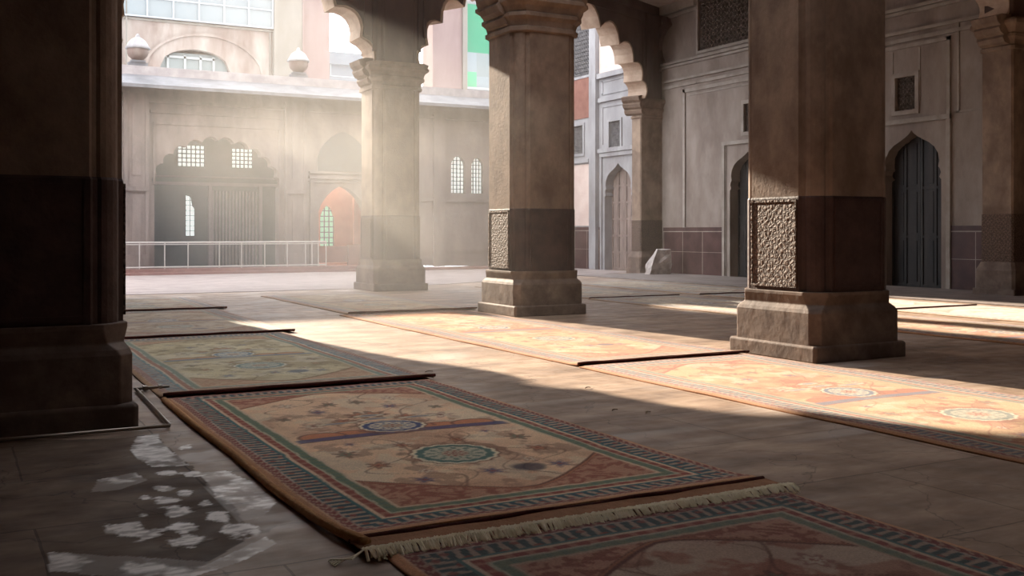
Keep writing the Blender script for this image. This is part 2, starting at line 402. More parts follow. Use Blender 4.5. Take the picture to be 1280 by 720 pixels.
blobs = [(209, 592, 9, 3), (240, 592, 12, 3.5), (203, 611, 12, 3), (209, 626, 14, 3.5), (256, 628, 8, 3.5), (222, 638, 16, 6), (178, 643, 8, 3), (271, 647, 17, 5),
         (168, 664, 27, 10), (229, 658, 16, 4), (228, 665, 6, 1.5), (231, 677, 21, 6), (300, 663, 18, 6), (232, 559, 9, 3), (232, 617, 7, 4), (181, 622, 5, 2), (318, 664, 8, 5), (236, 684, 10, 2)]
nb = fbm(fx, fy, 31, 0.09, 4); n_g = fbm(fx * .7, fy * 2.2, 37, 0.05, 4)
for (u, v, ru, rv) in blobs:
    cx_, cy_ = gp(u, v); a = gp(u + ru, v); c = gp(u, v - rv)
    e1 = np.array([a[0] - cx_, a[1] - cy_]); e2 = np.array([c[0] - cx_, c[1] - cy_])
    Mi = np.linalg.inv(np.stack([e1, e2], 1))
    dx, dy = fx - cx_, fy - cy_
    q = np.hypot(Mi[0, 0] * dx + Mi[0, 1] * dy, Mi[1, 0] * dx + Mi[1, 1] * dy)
    wear_sheen = np.maximum(wear_sheen, ss(1.25, 0.8, q + (nb - 0.5) * 2.2) * (0.45 + 0.75 * ss(0.35, 0.6, n_g)))
wear_sheen = np.clip(wear_sheen, 0, 1)
# scattered faint wear elsewhere
wear_sheen = np.maximum(wear_sheen, 0.25 * ss(0.6, 0.75, fbm(fx, fy, 77, 0.5)) * (fx > 1.3))
color_attr(fm, 'wear_sheen', np.stack([wear_sheen, film_shade * (1 - 0.0 * wear_sheen), np.zeros_like(wear_sheen)], 1))
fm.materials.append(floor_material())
fl = bpy.data.objects.new('floor', fm); C.objects.link(fl); fl['kind'] = 'structure'

# low stone kerb walk along the right wall
bm = bmesh.new(); box(bm, 18.8, 22.6, 6.0, 30.2, 0, 0.035); 
struct('trim_1', bm, mat('kerb_stone', lin(126, 116, 112), lin(150, 138, 132), 2, 0.6, 0.15, stain=lin(100, 88, 84)), bevel=0.01)
# pavement beyond the arcade, a shade paler than the hall floor
bm = bmesh.new()
fill_extrude(bm, [[(-9, 25.9), (10.3, 25.9), (22.6, 31.8), (22.6, 39), (-9, 39)]], lambda a, b, t: (a, b, 0.001 + t), 0.01)
struct('trim_2', bm, mat('courtyard_paving', lin(140, 126, 122), lin(170, 156, 150), 1.4, 0.75, 0.1, stain=lin(150, 134, 130), samt=0.5))

# ------------------------------------------------------------------ room shell
CEIL = 9.6
def roof_poly(z0, z1, m, name):
    bm = bmesh.new()
    hl = [[(x0, y0), (x1, y0), (x1, y1), (x0, y1)] for x0, x1, y0, y1, h in FILL_WELLS]
    fill_extrude(bm, [[(-9, -9), (23.2, -9), (23.2, 31.3), (21.9, 31.2), (10.0, 25.9), (-9, 25.6)]] + hl, lambda a, b, t: (a, b, z0 + t), z1 - z0)
    return struct(name, bm, m)
FILL_WELLS = ((3.2, 8.8, 9.9, 15.9, 2.6), (6.0, 8.8, 3.4, 6.6, 1.6))     # unseen roof openings added to let fill light onto the foreground
roof_poly(CEIL, CEIL + 0.5, M['ceiling'], 'ceiling')
for x0, x1, y0, y1, hw_ in FILL_WELLS:
    bm = bmesh.new()
    for q in ((x0 - .3, x1 + .3, y1, y1 + .3, hw_), (x0 - .3, x0, y0, y1, hw_ / 2), (x1, x1 + .3, y0, y1, hw_ / 2), (x0 - .3, x1 + .3, y0 - .3, y0, .5)): box(bm, q[0], q[1], q[2], q[3], CEIL + .5, CEIL + .5 + q[4])
    struct('wall_fill_well', bm, M['pale_wall'])
bm = bmesh.new(); box(bm, -9, 23.2, -9.4, -9, 0, CEIL); struct('wall_back', bm, M['maroon'])
bm = bmesh.new(); box(bm, -9.4, -9, -9.4, 25.6, 0, CEIL); struct('wall_left', bm, M['dark_stone'])
bm = bmesh.new(); box(bm, -9, 2.0, 24.85, 25.55, 0, CEIL); struct('wall_front_block', bm, M['dark_stone'])  # unseen wall added to close the left bay against sun

# ---- arch walls
def arch_wall(name, p0, p1, a0, a1, s0, s1, apex, thick, lobes=5, m=None, rim=True, k=0.34, zb0=None, zb1=None, notrim=False):
    """wall from p0 to p1 (xy); opening from distance a0 to a1 along; springs s0,s1"""
    p0 = Vector(p0); p1 = Vector(p1); d = p1 - p0; Ln = d.length; d.normalize(); n = Vector((-d.y, d.x))
    mp = lambda a, b, t: (p0.x + d.x * a + n.x * (t - thick / 2), p0.y + d.y * a + n.y * (t - thick / 2), b)
    arc = foil_arch(a0, a1, s0, s1, apex, lobes, k)
    out = [(0, s0)] + arc + [(Ln, s1), (Ln, CEIL), (0, CEIL)]
    bm = bmesh.new(); fill_extrude(bm, [out], mp, thick)
    o = struct(name, bm, m or M['dark_stone'])
    if rim:      # pale stone lining of the scallops, slightly proud of the wall on both faces
        bm = bmesh.new(); e = 0.03
        ins = arc; cx = (a0 + a1) / 2
        outr = []
        for i, (x, z) in enumerate(arc):
            q = Vector((x - cx, z - (s0 + s1) / 2 + 0.6)); q.normalize(); outr.append((x + q.x * 0.07, z + q.y * 0.07))
        for t0, t1 in ((-e, thick + e),):
            R = []
            for (x, z), (X, Z) in zip(ins, outr):
                inn = Vector((cx - x, (s0 + s1) / 2 - z)); inn = inn.normalized() * 0.012
                R.append([mp(x + inn.x, z + inn.y, t0), mp(X, Z, t0), mp(X, Z, t1), mp(x + inn.x, z + inn.y, t1)])
            loft(bm, R)
        struct('arch_rim', bm, M['soffit'], o)
    # framing mouldings on the hall face: rectangular panel round the arch
    if not notrim:
        bm = bmesh.new()
        def bar(x0, x1, z0, z1, pr=0.05):
            for t0, t1 in ((-pr, 0.0), (thick, thick + pr)):
                vs = [bm.verts.new(mp(x, z, t)) for x in (x0, x1) for t in (t0, t1) for z in (z0, z1)]
                for q in ((0, 1, 3, 2), (4, 6, 7, 5), (0, 4, 5, 1), (2, 3, 7, 6), (0, 2, 6, 4), (1, 5, 7, 3)): bm.faces.new([vs[i] for i in q])
        bar(a0 + 0.02, a0 + 0.12, s0 + 0.9, CEIL - 0.55); bar(a1 - 0.12, a1 - 0.02, s1 + 0.9, CEIL - 0.55)
        bar(a0 - 0.2, a0 - 0.1, s0 + 0.5, CEIL - 0.3); bar(a1 + 0.1, a1 + 0.2, s1 + 0.5, CEIL - 0.3)
        bar(a0 + 0.02, a1 - 0.02, CEIL - 0.62, CEIL - 0.52); bar(0, Ln, CEIL - 0.3, CEIL, 0.14)
        struct('panel_moulding', bm, M['dark_stone'], o)
    return o

PIL = dict(row1L=(2.42, 25.2), row1=(10.05, 25.2), row2=(9.466, 16.72), row2L=(0.6, 16.72), row3=(9.38, 9.44), row3L=(0.51, 9.06))
arch_wall('wall_arcade_front', (1.0, 25.2), (10.05, 25.2), 2.2, 8.3, 5.6, 5.6, 7.85, 0.75, lobes=4, k=0.32)
arch_wall('wall_arcade_skew', (10.05, 25.2), (22.3, 30.75), 0.85, 12.55, 5.75, 6.25, 8.7, 0.7, lobes=6, k=0.38)
arch_wall('wall_arcade_middle', (9.466, 16.72), (22.6, 15.9), 0.8, 12.0, 5.75, 6.5, 8.8, 0.75, lobes=6)
arch_wall('wall_arcade_middle_left', (0.6, 16.72), (9.466, 16.72), 0.85, 8.05, 5.75, 5.75, 8.3, 0.75)
arch_wall('wall_arcade_near', (0.51, 9.2), (9.38, 9.4), 0.85, 8.05, 5.75, 5.75, 8.3, 0.75)
arch_wall('wall_arcade_near_right', (9.38, 9.4), (22.6, 8.6), 0.85, 12.4, 5.75, 6.2, 8.8, 0.75, lobes=6)

# ------------------------------------------------------------------ pillars
def octo(hw, c, z, step=0.0):
    """square of half width hw with corners cut back by c"""
    P = [(hw, -(hw - c)), (hw, hw - c), (hw - c, hw), (-(hw - c), hw), (-hw, hw - c), (-hw, -(hw - c)), (-(hw - c), -hw), (hw - c, -hw)]
    return [(x, y, z) for x, y in P]

def shaft_ring(a, c, z, f=0.035):
    """face strip, recessed fillet, half-round on each cut corner"""
    q = a - c; P = []
    base = [(a, -q), (a, q), (a - f, q + f * 0.6), (a - f - 0.02, q + f + 0.02)]
    # rounded colonnette on the corner
    m1 = (a - f - 0.02, q + f + 0.02); m2 = (q + f + 0.02, a - f - 0.02)
    mid = ((m1[0] + m2[0]) / 2, (m1[1] + m2[1]) / 2); r = math.hypot(m1[0] - m2[0], m1[1] - m2[1]) / 2
    arc = []
    for i in range(1, 6):
        t = math.pi * i / 6; u = -math.cos(t); v = math.sin(t) * 0.45
        dx, dy = (m2[0] - m1[0]) / 2, (m2[1] - m1[1]) / 2
        arc.append((mid[0] + dx * u + 0.7071 * r * v, mid[1] + dy * u + 0.7071 * r * v))
    corner = base[1:] + arc + [m2, (q + f * 0.6, a - f)]
    for k in range(4):
        cs, sn = round(math.cos(k * math.pi / 2)), round(math.sin(k * math.pi / 2))
        for x, y in corner + [(q, a)]:
            P.append((x * cs - y * sn, x * sn + y * cs, z))
    return P

def make_pillar(name, label, loc, a=0.68, neck=5.1, dado=1.92, caps=True, hb=0.72, hp=0.73, zs=0.80, top=None):
    t = thing(name, label, 'pillar', (loc[0], loc[1], 0), 0)
    c = 0.27
    bm = bmesh.new(); loft(bm, [octo(hp + 0.02, 0.03, 0), octo(hp + 0.02, 0.03, 0.17), octo(hp, 0.03, 0.19)])
    obj('plinth', bm, M['base_stone'], t, bevel=0.012)
    bm = bmesh.new(); loft(bm, [octo(hb, 0.10, 0.17), octo(hb, 0.10, 0.56), octo(hb - 0.015, 0.11, 0.60), octo(hb - 0.05, 0.14, 0.65), octo(a + 0.02, 0.2, zs - 0.04), octo(a + 0.02, 0.2, zs)])
    obj('base_block', bm, M['base_stone'], t, bevel=0.01)
    bm = bmesh.new(); loft(bm, [shaft_ring(a, c, zs), shaft_ring(a, c, dado - 0.02), shaft_ring(a - 0.006, c, dado)])
    obj('shaft_dado', bm, M['dado_stone'], t)
    bm = bmesh.new(); loft(bm, [shaft_ring(a - 0.008, c, dado), shaft_ring(a - 0.008, c, neck)])
    obj('shaft', bm, M['stone'], t)
    q = a - c
    for k in (0, 1, 2, 3):      # carved panels on the dado faces
        bm = bmesh.new(); wd = q - 0.05
        box(bm, a, a + 0.012, -wd, wd, zs + 0.07, dado - 0.06)
        box(bm, a, a + 0.022, -wd - 0.025, -wd, zs + 0.045, dado - 0.035); box(bm, a, a + 0.022, wd, wd + 0.025, zs + 0.045, dado - 0.035)
        box(bm, a, a + 0.022, -wd, wd, zs + 0.045, zs + 0.07); box(bm, a, a + 0.022, -wd, wd, dado - 0.06, dado - 0.035)
        bmesh.ops.rotate(bm, verts=bm.verts, cent=(0, 0, 0), matrix=Matrix.Rotation(k * math.pi / 2, 3, 'Z'))
        obj('carved_panel' if k in (0, 2) else 'dado_panel', bm, M['carved'] if k in (0, 2) else M['dado_stone'], t)
    if caps:
        # moulded capital: neck ring, ogee courses stepping outwards
        bm = bmesh.new(); prof = [(a + 0.0, neck - 0.02), (a + 0.03, neck), (a + 0.03, neck + 0.07), (a + 0.0, neck + 0.09), (a + 0.02, neck + 0.18), (a + 0.08, neck + 0.25), (a + 0.08, neck + 0.31),
                                  (a + 0.05, neck + 0.33), (a + 0.09, neck + 0.43), (a + 0.17, neck + 0.50), (a + 0.17, neck + 0.56), (a + 0.14, neck + 0.58), (a + 0.16, neck + 0.66)]
        loft(bm, [octo(h, 0.22, z) for h, z in prof])
        obj('capital', bm, M['stone'], t)
        # pier over the capital, up to the ceiling
        bm = bmesh.new(); loft(bm, [shaft_ring(a - 0.08, 0.2, neck + 0.6), shaft_ring(a - 0.08, 0.2, CEIL - 0.35)])
        loft(bm, [octo(a + 0.02, 0.1, CEIL - 0.4), octo(a + 0.1, 0.1, CEIL)])
        obj('upper_pier', bm, M['dark_stone'], t)
    return t

make_pillar('stone_pillar', 'large dark pillar at the left edge, in full shade', PIL['row3L'])
make_pillar('stone_pillar', 'nearest pillar on the right with carved lattice panel, beside the sunlit carpet', PIL['row3'])
make_pillar('stone_pillar', 'middle pillar, its capital in view, sunlight on its left face', PIL['row2'])
make_pillar('stone_pillar', 'farthest free-standing pillar, wrapped in the dusty sunbeam', PIL['row1'], a=0.66, neck=5.15)
make_pillar('stone_pillar', 'pillar hidden behind the dark left pillar at the courtyard edge', PIL['row1L'], neck=5.15)
make_pillar('stone_pillar', 'pillar hidden behind the dark left pillar in the middle row', PIL['row2L'])

def scroll_bracket(parent, dx, dy, neck, a, m):
    """corbel of stacked scroll mouldings that carries the arch foot"""
    bm = bmesh.new(); w_ = 0.36
    prof = [(a + 0.0, neck + 0.1), (a + 0.12, neck + 0.14), (a + 0.17, neck + 0.24), (a + 0.14, neck + 0.3), (a + 0.24, neck + 0.36), (a + 0.29, neck + 0.46), (a + 0.25, neck + 0.52), (a + 0.34, neck + 0.60), (a + 0.38, neck + 0.72), (a + 0.2, neck + 0.78), (a - 0.1, neck + 0.78), (a - 0.1, neck + 0.1)]
    p = Vector((dx, dy)).normalized(); n = Vector((-p.y, p.x))
    fill_extrude(bm, [prof], lambda s, z, t: (p.x * s + n.x * (t - w_), p.y * s + n.y * (t - w_), z), 2 * w_)
    return obj('scroll_bracket', bm, m, parent)
pls = [o for o in C.objects if o.name.startswith('stone_pillar')]
for o in pls:
    if 'hidden' in o['label']: o['kind'] = 'structure'
    x, y = o.location.x, o.location.y
    nk = 5.15 if y > 20 else 5.1
    if x > 5:
        scroll_bracket(o, -1, 0, nk, 0.62, M['stone'])
        d = (0.911, 0.412) if y > 20 else (1, -0.06)
        scroll_bracket(o, d[0], d[1], nk, 0.62, M['stone'])
    else:
        scroll_bracket(o, 1, 0, nk, 0.62, M['stone'])

# engaged piers against the right wall
def make_pier(label, x0, y0, y1, neck, dado=1.92, d=None, zs=0.8):
    t = thing('wall_pier', label, 'pier', (x0, (y0 + y1) / 2, 0)); hw = (y1 - y0) / 2; D = 22.62 - x0
    def ring(e, z, c=0.0):
        return [(-e, -hw - e + c, z), (-e + c, -hw - e, z), (D, -hw - e, z), (D, hw + e, z), (-e + c, hw + e, z), (-e, hw + e - c, z)]
    bm = bmesh.new(); loft(bm, [ring(0.13, 0, .02), ring(0.13, 0.17, .02)]); obj('plinth', bm, M['base_stone'], t)
    bm = bmesh.new(); loft(bm, [ring(0.1, 0.17, .06), ring(0.1, 0.6, .06), ring(0.02, zs, .06)]); obj('base_block', bm, M['base_stone'], t)
    bm = bmesh.new(); loft(bm, [ring(0, zs, .04), ring(0, dado, .04)]); obj('shaft_dado', bm, M['carved'], t)
    bm = bmesh.new(); loft(bm, [ring(-0.01, dado, .04), ring(-0.01, neck, .04)]); obj('shaft', bm, M['stone'], t)
    bm = bmesh.new(); loft(bm, [ring(e, neck + z, .06) for e, z in ((0, -.02), (.03, 0), (.03, .07), (0, .09), (.03, .2), (.09, .27), (.09, .33), (.06, .36), (.12, .48), (.19, .56), (.19, .63), (.16, .68))]); obj('capital', bm, M['stone'], t)
    bm = bmesh.new(); loft(bm, [ring(-0.04, neck + .66, .04), ring(-0.04, CEIL, .04)]); obj('upper_pier', bm, M['dark_stone'], t)
    if d:
        scroll_bracket(t, d[0], d[1], neck, 0.05, M['stone'])
    return t
make_pier('slim pier at the right edge against the wall, right of the dark door', 21.5, 15.45, 16.3, 5.75, d=(-1, 0.06))
make_pier('pier in the far corner beside the panelled grey door', 21.65, 30.3, 30.9, 5.6, d=(-0.911, -0.412))

# ------------------------------------------------------------------ right wall (inside X = 22.6), runs on outside to the courtyard end
WX = 22.6
def wall_right(name, y0, y1, z0, z1, m, doors=(), holes=(), thick=0.6):
    out = [(y0, z0)]
    for (a, b, s, ap) in doors:
        out += [(a, z0)] + ogee_arch(a, b, s, ap) + [(b, z0)]
    out += [(y1, z0), (y1, z1), (y0, z1)]
    bm = bmesh.new()
    hl = [[(a, c), (b, c), (b, d), (a, d)] for a, b, c, d in holes]
    fill_extrude(bm, [out] + hl, lambda a, b, t: (WX + t, a, b), thick)
    return struct(name, bm, m)
DOORS = [(18.3, 20.2, 2.9, 4.2), (24.7, 26.6, 2.9, 4.15)]
JAL = [(23.0, 28.2, 7.72, 9.45), (19.1, 19.76, 4.78, 5.68), (25.2, 25.88, 4.74, 5.65)]
wr = wall_right('wall_right', -9, 30.6, 0, CEIL, M['plaster'], DOORS, JAL)
OUTD = [(32.2, 34.05, 2.9, 4.15)]
JOUT = [(32.93, 33.7, 4.8, 5.8), (35.6, 36.6, 4.7, 5.85), (35.0, 38.3, 7.85, 10.3)]
wo = wall_right('wall_right_courtyard', 30.6, 39.0, 0, 12.5, M['pale_wall'], OUTD, JOUT)

def wbox(bm, y0, y1, z0, z1, pr=0.05, back=0.0, mi=0):
    box(bm, WX - pr, WX + back, y0, y1, z0, z1, mi)
# dado tiles
def dado(name, segs, parent, top=1.62):
    bm = bmesh.new()
    for a, b in segs:
        wbox(bm, a, b, 0.0, top, 0.03)
    o = struct(name, bm, M['maroon'], parent)
    bm = bmesh.new()
    for a, b in segs:
        wbox(bm, a, b, top - 0.16, top - 0.13, 0.036)
        wbox(bm, a, b, 0.80, 0.815, 0.034)
        n = max(1, round((b - a) / 1.0)); 
        for i in range(n + 1):
            y = a + 0.04 + (b - a - 0.08) * i / n
            wbox(bm, y - 0.01, y + 0.01, 0.05, top - 0.13, 0.034)
    struct('dado_lines', bm, M['trimwhite'], parent)
dado('dado', [(-9, 15.3), (16.45, 18.05), (20.45, 24.45), (26.85, 30.2)], wr, 1.66)
dado('dado', [(30.95, 31.9), (34.35, 39)], wo, 1.70)
bm = bmesh.new()
# door surrounds
for a, b, s, ap in DOORS:
    wbox(bm, a - 0.32, a - 0.2, 0, ap + 0.32, 0.07); wbox(bm, b + 0.2, b + 0.32, 0, ap + 0.32, 0.07); wbox(bm, a - 0.32, b + 0.32, ap + 0.22, ap + 0.34, 0.09)
    wbox(bm, a - 0.2, a - 0.16, 0, ap + 0.22, 0.03); wbox(bm, b + 0.16, b + 0.2, 0, ap + 0.22, 0.03)
# tall panels between the doors, cornice courses
def pframe(y0, y1, z0, z1, t=0.09, pr=0.05):
    wbox(bm, y0, y0 + t, z0, z1, pr); wbox(bm, y1 - t, y1, z0, z1, pr); wbox(bm, y0, y1, z1 - t, z1, pr)
for (y0, y1) in ((21.2, 28.98), (16.9, 17.95)):
    pass
pframe(22.9, 29.05, 1.66, 6.5, 0.12); wbox(bm, 23.1, 28.85, 6.25, 6.3, 0.03)
pframe(16.7, 17.8, 4.55, 6.9, 0.06, 0.03); wbox(bm, 16.7, 17.8, 4.55, 4.6, 0.03)
pframe(18.0, 21.6, 1.66, 6.55, 0.1); wbox(bm, 19.85, 19.9, 4.9, 6.4, 0.02); wbox(bm, 18.95, 19.0, 4.9, 6.4, 0.02)
for z0, z1, pr in ((6.62, 6.72, 0.06), (6.84, 6.92, 0.1), (7.36, 7.44, 0.1), (7.46, 7.54, 0.16), (9.3, 9.6, 0.2), (9.15, 9.25, 0.08)):
    for a, b in ((-9, 15.3), (16.45, 23.0), (22.95, 28.3), (28.25, 30.2)):
        if z0 > 9 and 22.9 < a < 28: continue
        wbox(bm, a, b, z0, z1, pr)
# jali surrounds
for a, b, c, d in JAL[1:]:
    wbox(bm, a - 0.12, a, c - 0.12, d + 0.12, 0.05); wbox(bm, b, b + 0.12, c - 0.12, d + 0.12, 0.05); wbox(bm, a, b, d, d + 0.12, 0.05); wbox(bm, a, b, c - 0.12, c, 0.05)
a, b, c, d = JAL[0]; wbox(bm, a - 0.1, a, c - 0.1, d, 0.06); wbox(bm, b, b + 0.1, c - 0.1, d, 0.06); wbox(bm, a, b, c - 0.1, c, 0.06)
struct('wall_mouldings', bm, M['trimwhite'], wr)
# scalloped blind arch rib round the big lattice
bm = bmesh.new(); arc = foil_arch(21.2, 30.15, 6.1, 6.1, 12.8, 7, 0.3); band = []
P = [p for p in arc if p[1] <= CEIL - 0.35]
R = []
for (x, z) in P:
    s = 1 if x > 25.6 else -1
    R.append([(WX - 0.16, x, z), (WX - 0.16, x + s * 0.34, z + 0.1), (WX + 0.02, x + s * 0.34, z + 0.1), (WX + 0.02, x, z)])
half = [i for i, p in enumerate(P) if p[0] < 25.6]
loft(bm, R[len(half):])
struct('blind_arch_rib', bm, M['dark_stone'], wr)

# lattice windows
def lattice_mesh(y0, y1, z0, z1, cell, wdt, xf, dep=0.06):
    """hexagonal-looking pierced screen as crossing diagonal and vertical bars"""
    bm = bmesh.new(); W = y1 - y0; H = z1 - z0
    nx = max(2, round(W / cell)); nz = max(2, round(H / cell))
    cw, ch = W / nx, H / nz
    def seg(ay, az, by, bz):
        d = Vector((by - ay, bz - az)); L = d.length; d /= L; n = Vector((-d.y, d.x)) * wdt / 2
        q = [(ay + n.x, az + n.y), (by + n.x, bz + n.y), (by - n.x, bz - n.y), (ay - n.x, az - n.y)]
        loft(bm, [[(xf, y, z) for y, z in q], [(xf + dep, y, z) for y, z in q]])
    for i in range(nx):
        for j in range(nz):
            ya, za = y0 + i * cw, z0 + j * ch
            seg(ya, za, ya + cw, za + ch); seg(ya + cw, za, ya, za + ch)
    for i in range(nx + 1): seg(y0 + i * cw, z0, y0 + i * cw, z1)
    for j in range(nz + 1): seg(y0, z0 + j * ch, y1, z0 + j * ch)
    return bm
M['lat'] = mat('lattice_stone', lin(70, 58, 50), lin(104, 90, 80), 6, 0.8, 0.2)
M['lat_pale'] = mat('lattice_stone_pale', lin(92, 88, 88), lin(120, 116, 116), 6, 0.8, 0.2)
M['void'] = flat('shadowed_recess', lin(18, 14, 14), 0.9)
wn = 1
for (a, b, c, d), cell, wd in ((JAL[0], 0.2, 0.05), (JAL[1], 0.13, 0.03), (JAL[2], 0.13, 0.03)):
    o = obj('window_%d' % wn, lattice_mesh(a, b, c, d, cell, wd, WX + 0.05), M['lat']); tag(o, kind='structure'); wn += 1
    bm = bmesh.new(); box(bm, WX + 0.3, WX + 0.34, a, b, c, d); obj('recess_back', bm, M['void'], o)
for (a, b, c, d), cell, wd in ((JOUT[0], 0.14, 0.035), (JOUT[1], 0.14, 0.035), (JOUT[2], 0.16, 0.05)):
    o = obj('window_%d' % wn, lattice_mesh(a, b, c, d, cell, wd, WX + 0.05), M['lat_pale']); tag(o, kind='structure'); wn += 1
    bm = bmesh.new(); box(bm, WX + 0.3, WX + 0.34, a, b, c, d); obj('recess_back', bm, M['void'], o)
    bm = bmesh.new()
    for q in ((a - .1, a, c - .1, d + .1), (b, b + .1, c - .1, d + .1), (a, b, d, d + .1), (a, b, c - .1, c)): wbox(bm, *q, 0.05)
    obj('window_frame', bm, M['pale_wall'], o)

# doors
def make_door(n, a, b, ap, m, cols=2, rows=6):
    t = bpy.data.objects.new('door_%d' % n, None); C.objects.link(t); t.location = (WX + 0.38, (a + b) / 2, 0); t['kind'] = 'structure'
    hw = (b - a) / 2
    for s, nm in ((-1, 'door_leaf'), (1, 'door_leaf')):
        y0, y1 = (-hw - 0.02, -0.01) if s < 0 else (0.01, hw + 0.02)
        bm = bmesh.new(); box(bm, 0, 0.06, y0, y1, 0, ap)
        obj('door_leaf', bm, m, t)
        bm = bmesh.new(); st = 0.07
        for k in range(3): 
            yy = y0 + (y1 - y0 - st) * k / 2; box(bm, -0.035, 0.0, yy, yy + st, 0.02, ap)
        for j in range(rows + 1):
            zz = 0.02 + (ap - 0.3) * j / rows; box(bm, -0.03, 0.0, y0, y1, zz, zz + st)
        for j in range(rows):
            for k in range(2):
                yy = y0 + st + (y1 - y0 - st) * k / 2; zz = 0.02 + st + (ap - 0.3) * j / rows
                box(bm, -0.018, 0, yy + 0.05, yy + (y1 - y0 - st) / 2 - st - 0.05 + 0.02, zz + 0.07, zz + (ap - 0.3) / rows - st - 0.07)
        obj('door_panelling', bm, m, t)
    return t
make_door(1, 18.3, 20.2, 4.25, M['wood_dark'], rows=3)
make_door(2, 24.7, 26.6, 4.2, M['wood_dark'], rows=4)
make_door(3, 32.2, 34.05, 4.2, M['wood_grey'], rows=6)

# courtyard stretch of the right wall: pilasters, panels, coloured fields
bm = bmesh.new()
wbox(bm, 34.45, 34.75, 0, 9.9, 0.18); wbox(bm, 34.8, 35.05, 0, 9.9, 0.1)
wbox(bm, 31.9, 32.0, 1.7, 4.5, 0.06); wbox(bm, 34.2, 34.3, 0, 4.5, 0.06); wbox(bm, 31.9, 34.3, 4.45, 4.6, 0.08)
wbox(bm, 30.9, 34.4, 4.62, 4.78, 0.12)
wbox(bm, 31.0, 34.4, 6.62, 6.78, 0.1); wbox(bm, 31.0, 34.4, 7.55, 7.75, 0.16)
for q in ((31.3, 34.2, 6.9, 6.96), (31.3, 34.2, 7.4, 7.46), (34.14, 34.2, 6.9, 7.46), (31.6, 34.2, 6.4, 6.45), (34.15, 34.2, 4.95, 6.45)): wbox(bm, *q, 0.03)
wbox(bm, 35.1, 39, 4.3, 4.45, 0.1)
struct('wall_mouldings', bm, M['pale_wall'], wo)
bm = bmesh.new(); wbox(bm, 35.06, 38.4, 6.12, 7.75, 0.03); struct('brick_field', bm, M['brick'], wo)
bm = bmesh.new(); wbox(bm, 31.2, 34.4, 7.78, 9.9, 0.03); wbox(bm, 35.1, 38.4, 1.75, 4.25, 0.02); struct('salmon_field', bm, mat('pale_salmon_wall', lin(206, 182, 172), lin(218, 198, 188), 2, .9, .05), wo)

# ------------------------------------------------------------------ courtyard facade (Y = 38.5)
FY = 38.5
def yhole_arch(x0, x1, z0, s, ap): return [(x0, z0)] + pointed_arch(x0, x1, s, ap, 8) + [(x1, z0)]
bm = bmesh.new()
out = [(-9, 0), (6.35, 0.2)] + foil_arch(6.35, 10.85, 3.15, 3.15, 4.85, 6, 0.3) + [(10.85, 0.2), (12.4, 0.2)] + pointed_arch(12.4, 14.3, 2.3, 3.3, 10) + [(14.3, 0.2), (22.6, 0), (22.6, 6.75), (-9, 6.75)]
fill_extrude(bm, [out, yhole_arch(18.02, 18.66, 3.1, 4.3, 4.65), yhole_arch(18.95, 19.5, 3.1, 4.3, 4.6)], lambda a, b, t: (a, FY + t, b), 0.5)
wf = struct('wall_courtyard', bm, M['facade'])
bm = bmesh.new()
def fbox(x0, x1, z0, z1, pr=0.06): box(bm, x0, x1, FY - pr, FY + 0.01, z0, z1)
for x in (5.3, 11.05): 
    fbox(x, x + 0.12, 0.2, 6.4, 0.2); fbox(x + 0.12, x + 0.72, 0.2, 6.4, 0.14); fbox(x + 0.72, x + 0.84, 0.2, 6.4, 0.2)
    fbox(x + 0.05, x + 0.8, 2.95, 3.1, 0.26); fbox(x + 0.02, x + 0.82, 0.2, 0.7, 0.26); fbox(x + 0.27, x + 0.57, 1.1, 2.7, 0.17); fbox(x + 0.27, x + 0.57, 3.5, 6.0, 0.17)
fbox(6.3, 10.95, 5.35, 5.43, 0.05); fbox(6.3, 6.38, 3.2, 5.43, 0.05); fbox(10.85, 10.93, 3.2, 5.43, 0.05)
fbox(6.2, 11.0, 5.75, 5.85, 0.08); fbox(-9, 22.6, 6.1, 6.2, 0.12)
fbox(12.0, 14.75, 3.55, 3.68, 0.12); fbox(12.0, 14.75, 3.75, 3.82, 0.16); fbox(12.0, 14.75, 3.42, 3.47, 0.08)
fbox(12.05, 12.2, 0.2, 3.5, 0.1); fbox(14.5, 14.65, 0.2, 3.5, 0.1)
for x in (14.9, 17.2, 20.2): fbox(x, x + 0.5, 0.1, 6.3, 0.12)
fbox(14.9, 22.6, 2.75, 2.85, 0.08); fbox(14.9, 22.6, 0.7, 0.78, 0.06)
struct('facade_mouldings', bm, M['facade'], wf)
bm = bmesh.new(); fill_extrude(bm, [[(12.35, 3.85)] + pointed_arch(12.35, 14.4, 4.4, 5.4, 8) + [(14.4, 3.85)]], lambda a, b, t: (a, FY - 0.04 + t, b), 0.05); struct('blind_arch', bm, M['facade_in'], wf)
# platform step
bm = bmesh.new(); box(bm, 5.0, 16.2, 37.6, 38.5, 0, 0.2); box(bm, 4.6, 22.6, 37.1, 38.5, 0, 0.09); struct('trim_3', bm, M['red_step'])
# chhajja eave and parapet
bm = bmesh.new()
loft(bm, [[(x, 38.9, 7.2), (x, 37.45, 6.62), (x, 37.45, 6.5), (x, 38.9, 6.95)] for x in (-9, 22.6)])
struct('eave', bm, M['eave'], wf)
bm = bmesh.new(); box(bm, -9, 22.6, 38.65, 38.95, 6.7, 7.42); box(bm, -9, 22.6, 38.6, 42.8, 6.7, 6.9); struct('parapet', bm, mat('parapet_stone', lin(140, 132, 132), lin(168, 160, 158), 2, .8, .1), wf)
